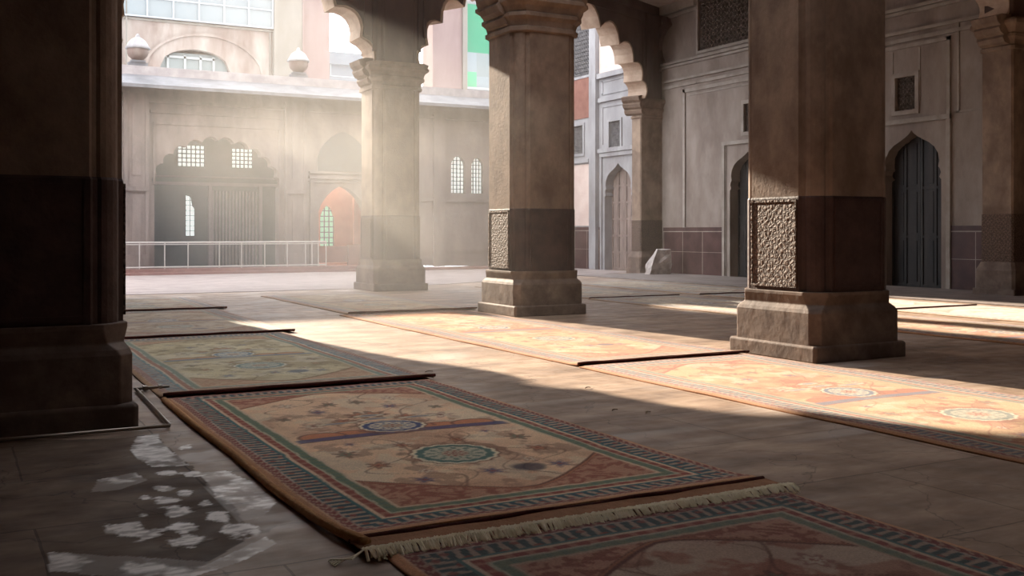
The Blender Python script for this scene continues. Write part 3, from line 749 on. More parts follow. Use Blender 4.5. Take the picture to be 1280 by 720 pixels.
# rooms behind the openings
def room(name, x0, x1, y1, z1, m, holes=()):
    bm = bmesh.new(); y0 = FY + 0.5
    fill_extrude(bm, [[(x0, 0.18), (x1, 0.18), (x1, z1), (x0, z1)]] + [list(h) for h in holes], lambda a, b, t: (a, y1 + t, b), 0.15)
    box(bm, x0 - 0.1, x0, y0, y1 + .15, 0.18, z1); box(bm, x1, x1 + 0.1, y0, y1 + .15, 0.18, z1); box(bm, x0 - .1, x1 + .1, y0, y1 + .15, z1, z1 + 0.1); box(bm, x0 - .1, x1 + .1, y0, y1 + .15, 0.08, 0.18)
    return struct(name, bm, m)
H = [[(7.62, 4.02), (8.64, 4.02), (8.64, 4.86), (7.62, 4.86)], [(9.68, 4.02), (10.5, 4.02), (10.5, 4.8), (9.68, 4.8)], [(7.92, 1.35), (8.26, 1.35), (8.26, 2.4), (8.18, 2.5), (8.12, 2.86), (7.92, 2.92)]]
rb = room('wall_gallery', 5.6, 11.8, 41.0, 5.4, M['facade_in'], H)
def pane_grid(n, x0, x1, z0, z1, y, nx, nz, wdt, pm, fm, arch=None):
    bm = bmesh.new()
    for i in range(nx + 1):
        x = x0 + (x1 - x0) * i / nx; box(bm, x - wdt / 2, x + wdt / 2, y, y + 0.05, z0, z1)
    for j in range(nz + 1):
        z = z0 + (z1 - z0) * j / nz; box(bm, x0, x1, y, y + 0.05, z - wdt / 2, z + wdt / 2)
    o = obj('window_%d' % n, bm, fm); o['kind'] = 'structure'
    bm = bmesh.new(); box(bm, x0, x1, y + 0.10, y + 0.13, z0, z1); obj('pane', bm, pm, o)
    return o
pane_grid(7, 7.62, 8.64, 4.02, 4.86, 41.02, 6, 5, 0.045, M['pane_glow'], M['facade_in'])
pane_grid(8, 9.68, 10.5, 4.02, 4.8, 41.02, 5, 5, 0.045, M['pane_glow'], M['facade_in'])
pane_grid(9, 7.92, 8.26, 1.35, 2.92, 41.02, 2, 8, 0.02, M['pane_glow'], M['facade_in'])
bm = bmesh.new()
for i in range(14): box(bm, 8.9 + i * 0.13, 8.96 + i * 0.13, 40.9, 41.0, 0.2, 3.1)
box(bm, 6.0, 11.5, 40.85, 41.0, 3.3, 3.42); box(bm, 6.0, 11.5, 40.9, 41.0, 3.6, 3.66); box(bm, 8.75, 8.88, 40.85, 41.0, 0.2, 3.3); box(bm, 10.72, 10.85, 40.85, 41.0, 0.2, 3.3)
struct('gallery_shutter', bm, mat('purple_grey_wood', lin(96, 84, 88), lin(116, 102, 104), 3, .7, .1), rb)
rp = room('wall_salmon_room', 12.2, 15.6, 41.4, 4.2, M['pinkroom'], [yhole_arch(13.4, 14.0, 0.6, 2.1, 2.6)])
pane_grid(10, 13.4, 14.0, 0.6, 2.6, 41.45, 3, 9, 0.03, M['pane_green'], M['facade_in'])
bm = bmesh.new(); box(bm, 14.45, 14.65, 40.2, 40.4, 0.18, 3.2); box(bm, 14.8, 14.95, 40.8, 41.2, 0.18, 3.6); struct('salmon_jamb', bm, M['pinkroom'], rp)
bm = bmesh.new(); box(bm, 12.5, 15.4, 39.3, 39.38, 0.3, 0.95); box(bm, 13.85, 14.6, 39.2, 39.36, 0.18, 1.0); struct('parapet_board', bm, M['brick'], rp)
ld = bpy.data.lights.new('room_fill', 'POINT'); ld.energy = 40; ld.color = (1, .9, .8); ld.shadow_soft_size = 0.2  # added fill light for the salmon room, no fitting behind it
lo_ = bpy.data.objects.new('room_fill', ld); C.objects.link(lo_); lo_.location = (13.6, 40.3, 3.7)
bm = bmesh.new(); box(bm, 17.8, 19.8, 39.05, 39.1, 2.8, 5.0); struct('light_court_wall', bm, M['facade_in'], wf)
for n, (x0, x1) in ((11, (18.02, 18.66)), (12, (18.95, 19.5))):
    pane_grid(n, x0, x1, 3.1, 4.62, 38.62, 4, 9, 0.03, M['pane_glow'], M['facade_in'])

# railing on the platform
rl = thing('metal_railing', 'low pale metal railing along the red stone platform', 'railing', (8.6, 37.9, 0.2))
bm = bmesh.new(); tube(bm, [(-3.4, 0, .93), (3.9, 0, .93)], 0.03); obj('top_rail', bm, M['rail'], rl)
bm = bmesh.new(); tube(bm, [(-3.4, 0, .06), (3.9, 0, .06)], 0.025); obj('bottom_rail', bm, M['rail'], rl)
bm = bmesh.new(); tube(bm, [(-3.4, 0, .86), (3.9, 0, .86)], 0.015); obj('middle_rail', bm, M['rail'], rl)
for x in (-3.4, -2.85, -2.0, -1.2, -0.1, 0.7, 1.55, 2.4, 3.1, 3.35, 3.6, 3.9):
    bm = bmesh.new(); tube(bm, [(x, 0, 0), (x, 0, .93)], 0.022); obj('post', bm, M['rail'], rl)

# finials on the eave
def finial(label, x, y):
    t = thing('urn_finial', label, 'finial', (x, y, 7.42), group='stone urn finials on the parapet')
    bm = bmesh.new(); box(bm, -.33, .33, -.13, .13, 0.0, 0.12); box(bm, -.25, .25, -.16, .16, .12, .2); obj('pedestal', bm, M['eave'], t)
    bm = bmesh.new(); lathe(bm, [(.12, .18), (.2, .24), (.33, .36), (.37, .5), (.36, .6), (.37, .62)], n=24); obj('bowl', bm, M['upper'], t, smooth=True)
    bm = bmesh.new(); n = 36
    def ringl(r, z): return [(r * (1 + .05 * math.cos(9 * 2 * math.pi * i / n)) * math.cos(2 * math.pi * i / n), r * (1 + .05 * math.cos(9 * 2 * math.pi * i / n)) * math.sin(2 * math.pi * i / n), z) for i in range(n)]
    loft(bm, [ringl(r, z) for r, z in ((.40, .6), (.42, .66), (.36, .74), (.31, .84), (.24, .93), (.14, 1.0), (.07, 1.04), (.08, 1.08), (.03, 1.15))]); obj('lotus_lid', bm, M['pale_wall'], t, smooth=True)
finial('stone urn finial on the parapet nearest the dark left pillar', 5.83, 38.8)
finial('stone urn finial on the parapet in front of the pink strip', 11.7, 38.8)

# ------------------------------------------------------------------ buildings beyond
bm = bmesh.new()
b1 = thing('apartment_building', 'tall stained pink building with a glazed upper floor above the courtyard eave', 'building', (4, 45, 0))
def seg_arch(x0, x1, s, ap, n=12):
    return [(x0 + (x1 - x0) * i / n, s + (ap - s) * math.sqrt(max(0, 1 - (2 * i / n - 1) ** 2)) ** .9) for i in range(n + 1)]
fill_extrude(bm, [[(-16, -45 + 45), (8.4, 0), (8.4, 11.75), (-16, 11.75)], [(3.6, 7.3), (3.6, 8.3)] + seg_arch(3.6, 6.6, 8.3, 9.25)[1:-1] + [(6.6, 8.3), (6.6, 7.3)]], lambda a, b, t: (a, t, b), 0.5)
obj('wall', bm, M['upper'], b1)
bm = bmesh.new(); box(bm, 3.5, 7.2, 0.5, 0.55, 7, 9.6); obj('wall', bm, M['upper'], b1)
w_ = thing('x', '', 'x'); bpy.data.objects.remove(w_)
bm = bmesh.new(); box(bm, 3.7, 6.5, 0.28, 0.30, 7.3, 9.1); pn = obj('window', bm, M['glass_dark'], b1)
bm = bmesh.new()
for x in (3.95, 4.65, 5.3, 5.85): box(bm, x, x + .09, .18, .28, 7.3, 9.0)
box(bm, 3.7, 5.95, .18, .28, 8.86, 8.95)
obj('frame', bm, M['frame_white'], pn)
# arch hood ring and pilasters
bm = bmesh.new(); A1 = seg_arch(2.9, 8.1, 7.9, 9.95, 24); A2 = seg_arch(3.0, 8.0, 7.9, 9.85, 24)
loft(bm, [[(p[0], -0.08, p[1]), (q[0], -0.08, q[1]), (q[0], 0.02, q[1]), (p[0], 0.02, p[1])] for p, q in zip(A1, A2)])
obj('arch_moulding', bm, M['upper'], b1)
bm = bmesh.new()
for x in (1.9, 2.05, 8.25): box(bm, x, x + .06, -0.08, 0, 7, 10.3)
box(bm, 1.3, 8.4, -0.1, 0, 10.28, 10.36); obj('moulding', bm, M['cream'], b1)
for bx_, bw, bh in ((-11.0, 1.2, 1.3), (0.42, .7, 3.2), (2.0, .7, 3.4), (3.5, .6, 2.6)):  # unseen rooftop blocks added to split the sunbeams
    bm = bmesh.new(); box(bm, bx_, bx_ + bw, 0, 0.5, 11.7, 12.3 + bh); box(bm, bx_ - .08, bx_ + bw + .08, -.06, 0.56, 12.3 + bh, 12.42 + bh); obj('beam_block', bm, M['upper'], b1)
gl = bmesh.new(); box(gl, 1.0, 8.35, -0.16, -0.1, 10.42, 11.7); g1 = obj('glazing', gl, M['glass'], b1)
bm = bmesh.new()
for i in range(8): x = 1.0 + i * 1.05; box(bm, x - .035, x + .035, -0.24, -0.14, 10.4, 11.75)
for z in (10.42, 11.2, 11.7): box(bm, 1.0, 8.35, -0.22, -0.14, z - .03, z + .03)
obj('frame', bm, M['frame_grey'], g1)
bm = bmesh.new(); box(bm, 8.4, 9.7, -0.3, 0.5, 0, 14.5); obj('pilaster', bm, M['cream'], b1)
bm = bmesh.new(); box(bm, 9.7, 10.95, -0.15, 0.5, 0, 14.5); box(bm, 9.66, 9.72, -0.35, -0.15, 0, 14.5); obj('pink_strip', bm, M['pink'], b1)
bm = bmesh.new(); tube(bm, [(2.3, -0.15, 7), (2.3, -0.15, 11.7)], 0.03); obj('drainpipe', bm, M['cream'], b1)

M['far_white'] = mat('far_white_wall', lin(104, 108, 114), lin(116, 120, 126), 1.3, 0.85, 0.05)
b1.scale = (1.2, 1.2, 1.2); b1.location = (4.8, 54, -0.3)
b2 = thing('white_building', 'distant white building seen through the scalloped arch under open sky', 'building', (22, 62, 0))
bm = bmesh.new(); box(bm, -4.5, 3.5, 0, 6, 0, 12.0); obj('wall', bm, M['far_white'], b2)
bm = bmesh.new(); box(bm, -4.7, 3.7, -0.3, 6.2, 11.95, 12.7); obj('roof_slab', bm, M['far_white'], b2)
bm = bmesh.new(); box(bm, -7.4, -4.5, 0, 6, 0, 24.0); box(bm, -7.6, -4.4, -.2, 6.2, 24, 24.4); obj('sun_block_tower', bm, M['far_white'], b2)  # unseen tower added to keep sun off the right wall
bm = bmesh.new()
for z in (11.2, 9.6, 8.2): box(bm, -4.5, 3.5, -0.04, 0, z, z + .06)
for x, z0, z1 in ((-1.3, 11.2, 12), (-1.3, 8.2, 9.6), (0.6, 9.6, 11.2)): box(bm, x, x + .06, -0.04, 0, z0, z1)
obj('joint_lines', bm, M['frame_grey'], b2)
b3 = thing('pink_building', 'pink building with a green painted window behind the arcade, left of the middle pillar', 'building', (21.6, 45, 0))
bm = bmesh.new(); box(bm, -1.5, 0.05, 0, 1.2, 0, 16); obj('wall', bm, M['pink'], b3)
bm = bmesh.new(); box(bm, 0.05, 0.28, -0.1, 0.2, 0, 16); obj('pilaster', bm, M['cream'], b3)
bm = bmesh.new(); box(bm, 0.28, 3.0, 0.3, 1.2, 0, 16); obj('wall', bm, M['pale_wall'], b3)
wi = bmesh.new(); box(wi, 0.3, 0.36, 0.05, 0.3, 8.5, 12.6); box(wi, 0.3, 1.9, 0.05, 0.3, 8.45, 8.55); box(wi, 1.84, 1.9, 0.05, 0.3, 8.5, 12.6); wi_o = obj('window', wi, M['frame_white'], b3)
bm = bmesh.new(); box(bm, 0.36, 1.84, .2, .24, 10.25, 12.6); obj('pane', bm, M['green'], wi_o)
bm = bmesh.new(); box(bm, 0.36, 0.92, .2, .24, 8.55, 9.3); obj('pane', bm, M['mint'], wi_o)
bm = bmesh.new(); box(bm, 0.36, 0.92, .2, .24, 9.3, 10.25); box(bm, 0.92, 1.84, .2, .24, 8.55, 9.1); obj('pane', bm, M['glass'], wi_o)
bm = bmesh.new(); box(bm, 0.92, 1.84, .2, .24, 9.1, 10.25); obj('pane', bm, M['glass_dark'], wi_o)

# ------------------------------------------------------------------ carpets
def rug_material(name):
    m = bpy.data.materials.new(name); m.use_nodes = True
    N = m.node_tree.nodes; L = m.node_tree.links; b = N['Principled BSDF']
    ca = N.new('ShaderNodeVertexColor'); ca.layer_name = 'pattern'
    n = N.new('ShaderNodeTexNoise'); n.inputs['Scale'].default_value = 90; n.inputs['Detail'].default_value = 3
    geo = N.new('ShaderNodeNewGeometry'); L.new(geo.outputs['Position'], n.inputs['Vector'])
    mr = N.new('ShaderNodeMapRange'); mr.inputs[1].default_value = .3; mr.inputs[2].default_value = .7; mr.inputs[3].default_value = .82; mr.inputs[4].default_value = 1.12
    L.new(n.outputs['Fac'], mr.inputs[0])
    mx = N.new('ShaderNodeMix'); mx.data_type = 'RGBA'; mx.blend_type = 'MULTIPLY'; mx.inputs[0].default_value = 1
    L.new(ca.outputs['Color'], mx.inputs[6]); L.new(mr.outputs[0], mx.inputs[7]); L.new(mx.outputs[2], b.inputs['Base Color'])
    b.inputs['Roughness'].default_value = 0.95; b.inputs['Specular IOR Level'].default_value = 0.1
    b.inputs['Sheen Weight'].default_value = 0.15
    bp = N.new('ShaderNodeBump'); bp.inputs['Strength'].default_value = 0.5; bp.inputs['Distance'].default_value = 0.006
    L.new(n.outputs['Fac'], bp.inputs['Height']); L.new(bp.outputs[0], b.inputs['Normal'])
    return m
RM = rug_material('knotted_pile')

def c3(r, g, b): return np.array(lin(r, g, b)[:3])
PAL = {
 'beige': dict(field=c3(214, 176, 136), field2=c3(188, 142, 108), dark=c3(122, 76, 56), spand=c3(150, 84, 62), spand2=c3(188, 140, 108), blue=c3(62, 72, 112), teal=c3(52, 104, 106), navy=c3(44, 46, 66), green=c3(104, 118, 90), red=c3(140, 62, 48), cream=c3(206, 190, 158), bind=c3(180, 128, 86), orange=c3(196, 118, 72)),
 'olive': dict(field=c3(206, 192, 144), field2=c3(178, 158, 112), dark=c3(140, 118, 80), spand=c3(190, 142, 104), spand2=c3(206, 172, 128), blue=c3(116, 140, 158), teal=c3(106, 146, 150), navy=c3(96, 110, 128), green=c3(140, 152, 128), red=c3(170, 110, 88), cream=c3(212, 204, 178), bind=c3(186, 140, 92), orange=c3(200, 146, 96)),
 'orange': dict(field=c3(226, 176, 122), field2=c3(212, 128, 78), dark=c3(176, 96, 62), spand=c3(192, 104, 66), spand2=c3(222, 160, 112), blue=c3(118, 122, 142), teal=c3(130, 140, 140), navy=c3(96, 90, 108), green=c3(150, 144, 116), red=c3(176, 88, 66), cream=c3(224, 206, 174), bind=c3(206, 140, 88), orange=c3(214, 112, 60)),
 'rust': dict(field=c3(140, 100, 80), field2=c3(128, 70, 52), dark=c3(88, 48, 38), spand=c3(118, 62, 46), spand2=c3(156, 112, 88), blue=c3(62, 72, 90), teal=c3(60, 90, 88), navy=c3(40, 38, 50), green=c3(92, 100, 80), red=c3(118, 48, 38), cream=c3(160, 146, 124), bind=c3(170, 110, 58), orange=c3(150, 88, 54)),
 'faded': dict(field=c3(206, 186, 158), field2=c3(190, 164, 134), dark=c3(160, 128, 106), spand=c3(178, 138, 116), spand2=c3(200, 170, 142), blue=c3(150, 150, 166), teal=c3(150, 162, 162), navy=c3(130, 128, 144), green=c3(164, 164, 146), red=c3(176, 132, 116), cream=c3(212, 202, 184), bind=c3(184, 146, 112), orange=c3(196, 152, 116)),
}
for k_, p_ in PAL.items():
    ds = .15 if k_ == 'orange' else (.18 if k_ == 'beige' else .30)
    for q_ in p_:
        g_ = float(np.dot(p_[q_], (.3, .55, .15))); p_[q_] = p_[q_] * (1 - ds) + g_ * np.array((1.07, .99, .93)) * ds
BRIGHT = dict(beige=1.42, olive=1.12, orange=.66, rust=1.6, faded=.95)
def rug_color(x, y, W, L, pal, seed, med=(0.32, 0.545), niche=0.475):
    p = PAL[pal]; n = len(x)
    wx = (fbm(x, y, seed, 0.10) - .5) * 0.014; wy = (fbm(x, y, seed + 5, 0.10) - .5) * 0.014
    X = x + wx; Y = y + wy
    col = np.tile(p['field'], (n, 1))
    def put(mask, c):
        nonlocal col
        m_ = np.clip(mask, 0, 1)[:, None]; col = col * (1 - m_) + np.asarray(c) * m_
    e = np.minimum(np.minimum(X, W - X), np.minimum(Y, L - Y))      # distance to the edge
    side = np.minimum(X, W - X) <= np.minimum(Y, L - Y)
    along = np.where(side, Y, X)
    # field mottling
    f1 = fbm(x, y, seed + 20, 0.5, 5); f2 = fbm(x, y, seed + 30, 0.16, 5)
    put(ss(.42, .66, f1) * .8, p['field2'])
    put(ss(.56, .66, f2) * .6, p['dark'] * .7 + p['field2'] * .3); put(ss(.55, .62, fbm(x, y, seed + 41, .3, 5)) * .5, p['cream'])
    cx = W / 2; fx0 = 0.45; FW = W / 2 - fx0
    u = (X - cx)
    # twining stems and blossoms, mirrored left to right
    au = np.abs(u)
    for k, (bu, by, r) in enumerate(((.45, .20, .10), (.55, .30, .08), (.35, .245, .07), (.62, .38, .09), (.5, .44, .06), (.25, .62, .09), (.5, .60, .12), (.62, .68, .07), (.3, .72, .10), (.05, .66, .13), (.45, .80, .09), (.12, .78, .08), (.0, .205, .1), (.2, .40, .07), (.58, .52, .07))):
        dx = au - bu * (FW / .8); dy = Y - by * L
        th = np.arctan2(dy, dx); rr = np.hypot(dx, dy * .8)
        pet = r * (0.75 + .25 * np.cos(6 * th + k))
        put(ss(pet * 1.15, pet * .95, rr) * .75, p['dark'] if k % 2 else p['field2'] * .8 + p['blue'] * .2)
        put(ss(pet * .7, pet * .55, rr) * .7, (p['blue'], p['orange'], p['cream'], p['green'])[k % 4])
        put(ss(pet * .3, pet * .2, rr) * .8, p['red'])
    stem = np.abs(au - FW * (.55 + .3 * np.sin(Y * 2 * math.pi / 1.1 + .8 * np.sin(Y * 5))))
    put(ss(.016, .006, stem) * .65, p['dark'])
    stem2 = np.abs(au - FW * (.28 + .16 * np.sin(Y * 2 * math.pi / .72 + 2)))
    put(ss(.012, .005, stem2) * .5, p['dark'])
    # niche line with blue band and orange lobes
    ny = niche * L
    band = Y - (ny + 0.10 - 0.05 * (au / FW) ** 2)
    put(ss(.10, .07, np.abs(band + .16)) * ss(FW, FW - .06, au) * .5, p['field2'])
    for bu in (.42, .72):
        rr = np.hypot((au - bu * FW) / .18, (Y - ny - .17) / .15); put(ss(1.1, .95, rr) * .9, p['dark']); put(ss(.95, .8, rr) * .9, p['orange'])
    put(ss(.07, .055, np.abs(band)) * ss(FW + .01, FW - .04, au) * (0.85), p['blue'])
    put(ss(.012, .006, np.abs(band + .06)) * ss(FW + .01, FW - .04, au), p['dark'])
    # medallions
    for k, my in enumerate(med):
        dx, dy = u, Y - my * L; r = np.hypot(dx, dy); th = np.arctan2(dy, dx); R = .29 if k == 0 else .25
        sc_ = R * (1 + .03 * np.cos(16 * th))
        put(ss(sc_ * 1.35, sc_ * 1.25, r) * ss(.35, .6, fbm(x, y, seed + 50, .12)) * .7, p['dark'])
        put(ss(sc_ * 1.08, sc_ * 1.03, r), p['dark']); put(ss(sc_ * 1.03, sc_ * .98, r), p['cream'])
        base = p['teal'] * .6 + p['green'] * .4 if k == 0 else p['blue']
        put(ss(sc_ * .93, sc_ * .88, r), base)
        put(ss(sc_ * .74, sc_ * .70, r), p['cream'] * (.8 if k else .62) + base * (.2 if k else .38))
        put(ss(.0, .35, np.sin(th * 12) * np.sin(r / R * 14)) * ss(sc_ * .70, sc_ * .66, r) * .8, base)
        put(ss(sc_ * .34, sc_ * .30, r), p['dark'] * .5 + p['cream'] * .5); put(ss(.1, .5, np.cos(th * 8) * np.sin(r / R * 22)) * ss(sc_ * .32, sc_ * .28, r), p['red'])
    # crest above the upper medallion
    for bu, dy0, a, b_ in ((0, .52, .16, .07), (.34, .30, .22, .05), (0, .36, .2, .05)):
        rr = np.hypot((au - bu) / a, (Y - med[1] * L - dy0) / b_); put(ss(1.05, .95, rr) * .8, p['dark']); put(ss(.85, .75, rr) * .8, p['cream']); put(ss(.5, .4, rr) * .7, p['blue'])
    # bottom crest below
    rr = np.hypot((u - .25) / .13, (Y - (med[0] - .115) * L) / .12); put(ss(1.1, .7, rr + .6 * (f2 - .5)) * .8, p['navy'])
    # spandrels
    for end in (0, 1):
        yy = Y - fx0 if end == 0 else (L - fx0) - Y
        t = 1.0 - au / FW                        # 0 at the side, 1 at centre
        hh = 0.62 * np.clip(1 - (t / .95), 0, 1) ** 1.25 + (0.06 if end == 0 else 0.03)
        if end == 1: hh = hh * .75
        d = hh - yy
        ins = ss(-.004, .008, d)
        g = fbm(x, y, seed + 60, .07, 3); scroll = ss(.5, .58, g)
        swirl = ss(.2, .6, np.sin(X * 38 + 3 * np.sin(Y * 21)) * np.sin(Y * 34 + 3 * np.sin(X * 17)))
        put(ins, p['spand']); put(ins * np.maximum(scroll * .7, swirl * .6), p['spand2'])
        put(ss(.035, .02, np.abs(d)) , p['dark']); put(ss(.014, .006, np.abs(d - .01)), p['orange'] * .6 + p['dark'] * .4)
    # border stripes from the inside out
    B = .45
    put(ss(B + .004, B - .004, e), p['cream'] * .5 + p['field2'] * .5)
    put(ss(B - .02, B - .03, e), p['green']); put(ss(B - .02, B - .03, e) * ss(.1, .5, np.sin(along * 70)) * .35, p['teal'])
    put(ss(B - .085, B - .09, e), p['cream'] * .6 + p['green'] * .4)
    put(ss(B - .10, B - .105, e), p['red']); put(ss(B - .10, B - .105, e) * ss(.2, .6, np.sin(along * 55)) * .4, p['spand2'])
    put(ss(B - .15, B - .155, e), p['cream'] * .7 + p['orange'] * .3)
    put(ss(B - .175, B - .18, e), p['teal'])
    mb = ss(B - .20, B - .205, e)               # main border: comb strokes and buds
    put(mb, p['navy'] * .55 + p['teal'] * .45)
    ph = along * 2 * math.pi / .075
    strokes = ss(.0, .45, np.sin(ph + 9 * e + 2.2 * (f2 - .5)))
    put(mb * strokes * .8, p['cream'] * .55 + p['spand'] * .45)
    bud = ss(.55, .8, np.sin(along * 2 * math.pi / .184) * np.sin((e - .12) * 2 * math.pi / .16))
    put(mb * bud * .8, p['red'])
    put(ss(B - .325, B - .33, e), p['cream'] * .6 + p['blue'] * .4)
    put(ss(B - .335, B - .34, e), p['red'] * .8 + p['navy'] * .2); put(ss(B - .335, B - .34, e) * ss(.2, .6, np.sin(along * 80 + 2 * np.sin(e * 90))) * .55, p['cream'] * .7 + p['red'] * .3)
    put(ss(.055, .05, e), p['cream'] * .3 + p['bind'] * .7)
    put(ss(.045, .04, e), p['bind'])
    col = col * BRIGHT[pal]
    # age: worn threads
    age = fbm(x, y, seed + 90, .35, 5); col = col * (0.86 + .28 * age)[:, None]
    th_ = np.random.RandomState(seed).rand(n) * .12 + .94
    return col * th_[:, None]

def make_rug(label, x0, x1, y0, y1, pal, seed, step=.025, group=None, lift=.03, edge=True, skew=(0, 0), noy=False):
    """near end y0, far end y1; skew = (near-left dx, near-right dx) small trapezoid error"""
    W = x1 - x0; L = y1 - y0
    t = thing('carpet', label, 'carpet', (x0, y0, 0), 0, group)
    nx = int(W / step) + 1; ny = int(L / step) + 1
    me, x, y = grid_mesh('pile', np.linspace(0, W, nx), np.linspace(0, L, ny), lambda a, b: np.zeros_like(a))
    me_z = 0.014 + 0.010 * fbm(x, y, seed + 3, .8, 3) + lift * np.exp(-(y / .16) ** 2) + .004 * np.sin(y * 3.1 + seed)
    edge_l = np.minimum(np.minimum(x, W - x), L - y); me_z = me_z * (0.35 + .65 * ss(0, .05, edge_l)) + (lift * .5) * np.exp(-(y / .1) ** 2) * 0 + .006
    wob = (fbm(x * 0, y, seed + 8, .9, 3) - .5) * .035
    co = np.stack([x + wob * (1 - 2 * (x > W / 2) * 0), y + (fbm(x, y * 0, seed + 9, .9, 2) - .5) * .03, me_z], 1)
    me.vertices.foreach_set('co', co.astype(np.float32).ravel())
    color_attr(me, 'pattern', np.clip(rug_color(x, y, W, L, pal, seed), 0, 1))
    me.materials.append(RM)
    for p_ in me.polygons: p_.use_smooth = True
    o = bpy.data.objects.new('pile', me); C.objects.link(o); o.parent = t
    s_ = o.modifiers.new('thickness', 'SOLIDIFY'); s_.thickness = 0.012; s_.offset = -1
    if edge:
        bm = bmesh.new(); k = 24
        pts = [(W * i / k, -0.012 + .006 * math.sin(i * 1.3 + seed), .018 + lift * .75 + .004 * math.sin(i * .9)) for i in range(k + 1)]
        tube(bm, pts, 0.015, 8)
        obj('rolled_edge', bm, M['edge_dark'], t, smooth=True)
    return t

G_ = None
rA = make_rug('beige carpet with fringe and two round medallions, nearest complete one', 1.66, 4.24, 4.70, 9.58, 'beige', 1, .0125, lift=.022)
# kilim end, fringe and curled corner of the nearest complete carpet
bm = bmesh.new(); k = 40
for i in range(k):
    pass
rows = []
for j, yy in enumerate(np.linspace(0.02, -0.22, 8)):
    rows.append([(2.58 * i / k + .01 * math.sin(i * .5), yy + .01 * math.sin(i * .7), .026 + .012 * math.sin(i * .35 + 1) * (j / 7) + .012 * (1 - j / 7)) for i in range(k + 1)])
V = [[bm.verts.new(p) for p in r] for r in rows]
for a, b in zip(V[:-1], V[1:]):
    for i in range(k): bm.faces.new((a[i], a[i + 1], b[i + 1], b[i]))
o = obj('flat_woven_end', bm, M['kilim'], rA, smooth=True); s_ = o.modifiers.new('t', 'SOLIDIFY'); s_.thickness = .008
rf = random.Random(3); bm = bmesh.new()
for i in range(520):
    x = 2.6 * i / 520 + rf.uniform(-.004, .004); L_ = rf.uniform(.08, .13); dx = rf.uniform(-.03, .02); wd = rf.uniform(.004, .008)
    y0 = -.2; z0 = .042 + rf.uniform(0, .008)
    pts = [(x, y0, z0), (x + dx * .4, y0 - L_ * .5, z0 + .006), (x + dx, y0 - L_, .016 + rf.uniform(0, .02))]
    loft(bm, [[(px - wd, py, pz), (px, py, pz + wd), (px + wd, py, pz)] for px, py, pz in pts])
tube(bm, [(0, -.2, .042), (1.3, -.205, .042), (2.6, -.2, .042)], .008, 6)
obj('fringe', bm, M['fringe'], rA)
bm = bmesh.new()
for q in range(5): tube(bm, [(.02, -.2, .05), (-.04 - .01 * q, -.22 - .015 * q, .03), (-.10 - .012 * q, -.22 + .01 * q, .012), (-.16, -.26 + .02 * q, .006)], .0035, 5)
obj('loose_threads', bm, M['fringe'], rA)
bm = bmesh.new(); tube(bm, [(-.012, 4.8, .018), (-.03, 3.4, .022), (-.012, 2.2, .02), (-.035, 1.2, .026), (-.02, .5, .03), (0.0, .1, .045), (.03, -.05, .05), (.05, -.12, .045)], .026, 8); obj('side_binding', bm, M['binding'], rA, smooth=True)

make_rug('rust brown carpet in the foreground, running under the cream fringe', 1.75, 4.2, -0.6, 4.46, 'rust', 5, .0125, lift=0, edge=False)
make_rug('olive and blue bordered carpet right behind the nearest complete one', 1.66, 4.32, 9.62, 15.05, 'olive', 9, .018, lift=.035)
make_rug('pale faded carpet third back in the left row', 1.66, 4.5, 15.12, 20.2, 'faded', 12, .03)
make_rug('dull carpet fourth back in the left row, near the courtyard', 1.9, 4.7, 20.3, 24.2, 'faded', 15, .04)
make_rug('sunlit orange carpet beside the nearest right pillar, running out of the frame', 6.08, 8.50, 3.6, 9.68, 'orange', 21, .0145, lift=.02)
make_rug('glaring sunlit carpet between the middle pillar and the nearest right pillar', 6.10, 8.56, 9.74, 17.75, 'orange', 25, .025)
make_rug('pale carpet at the foot of the farthest free-standing pillar', 6.3, 8.9, 17.85, 23.9, 'faded', 29, .035)
make_rug('right hall carpet lying in a strip of sun', 12.4, 14.9, 5.0, 14.0, 'orange', 33, .04, lift=.015)
make_rug('right hall carpet behind the sunlit strip', 12.4, 14.9, 14.1, 19.35, 'faded', 36, .05, lift=.015)
make_rug('farthest carpet of the inner right hall row', 12.5, 15.0, 19.45, 25.2, 'faded', 39, .05, lift=.015)
make_rug('carpet nearest the kerb before the dark door', 15.6, 18.2, 6.5, 13.8, 'faded', 42, .05, lift=.015)
make_rug('carpet along the kerb, second back', 15.6, 18.2, 13.9, 19.35, 'faded', 45, .05, lift=.015)
make_rug('farthest carpet along the kerb toward the corner pier', 15.6, 18.2, 19.45, 26.0, 'faded', 48, .05, lift=.015)

# ------------------------------------------------------------------ small things
t = thing('floor_rail', 'thin worn steel rail lying bent around the dark left pillar', 'rail', (1.46, 8.17, 0))
bm = bmesh.new(); tube(bm, [(-2.6, .02, .025), (-1.3, .01, .025), (0, 0, .025), (0.005, .05, .025), (.06, 2.05, .025)], .014, 8); obj('bar', bm, M['floor_metal'], t, smooth=True)
bm = bmesh.new(); box(bm, 0.04, 0.36, 2.03, 2.06, .015, .04); box(bm, .12, .16, 2.0, 2.09, .01, .05); box(bm, .26, .29, 2.0, 2.09, .01, .05); obj('latch', bm, M['floor_metal'], t)

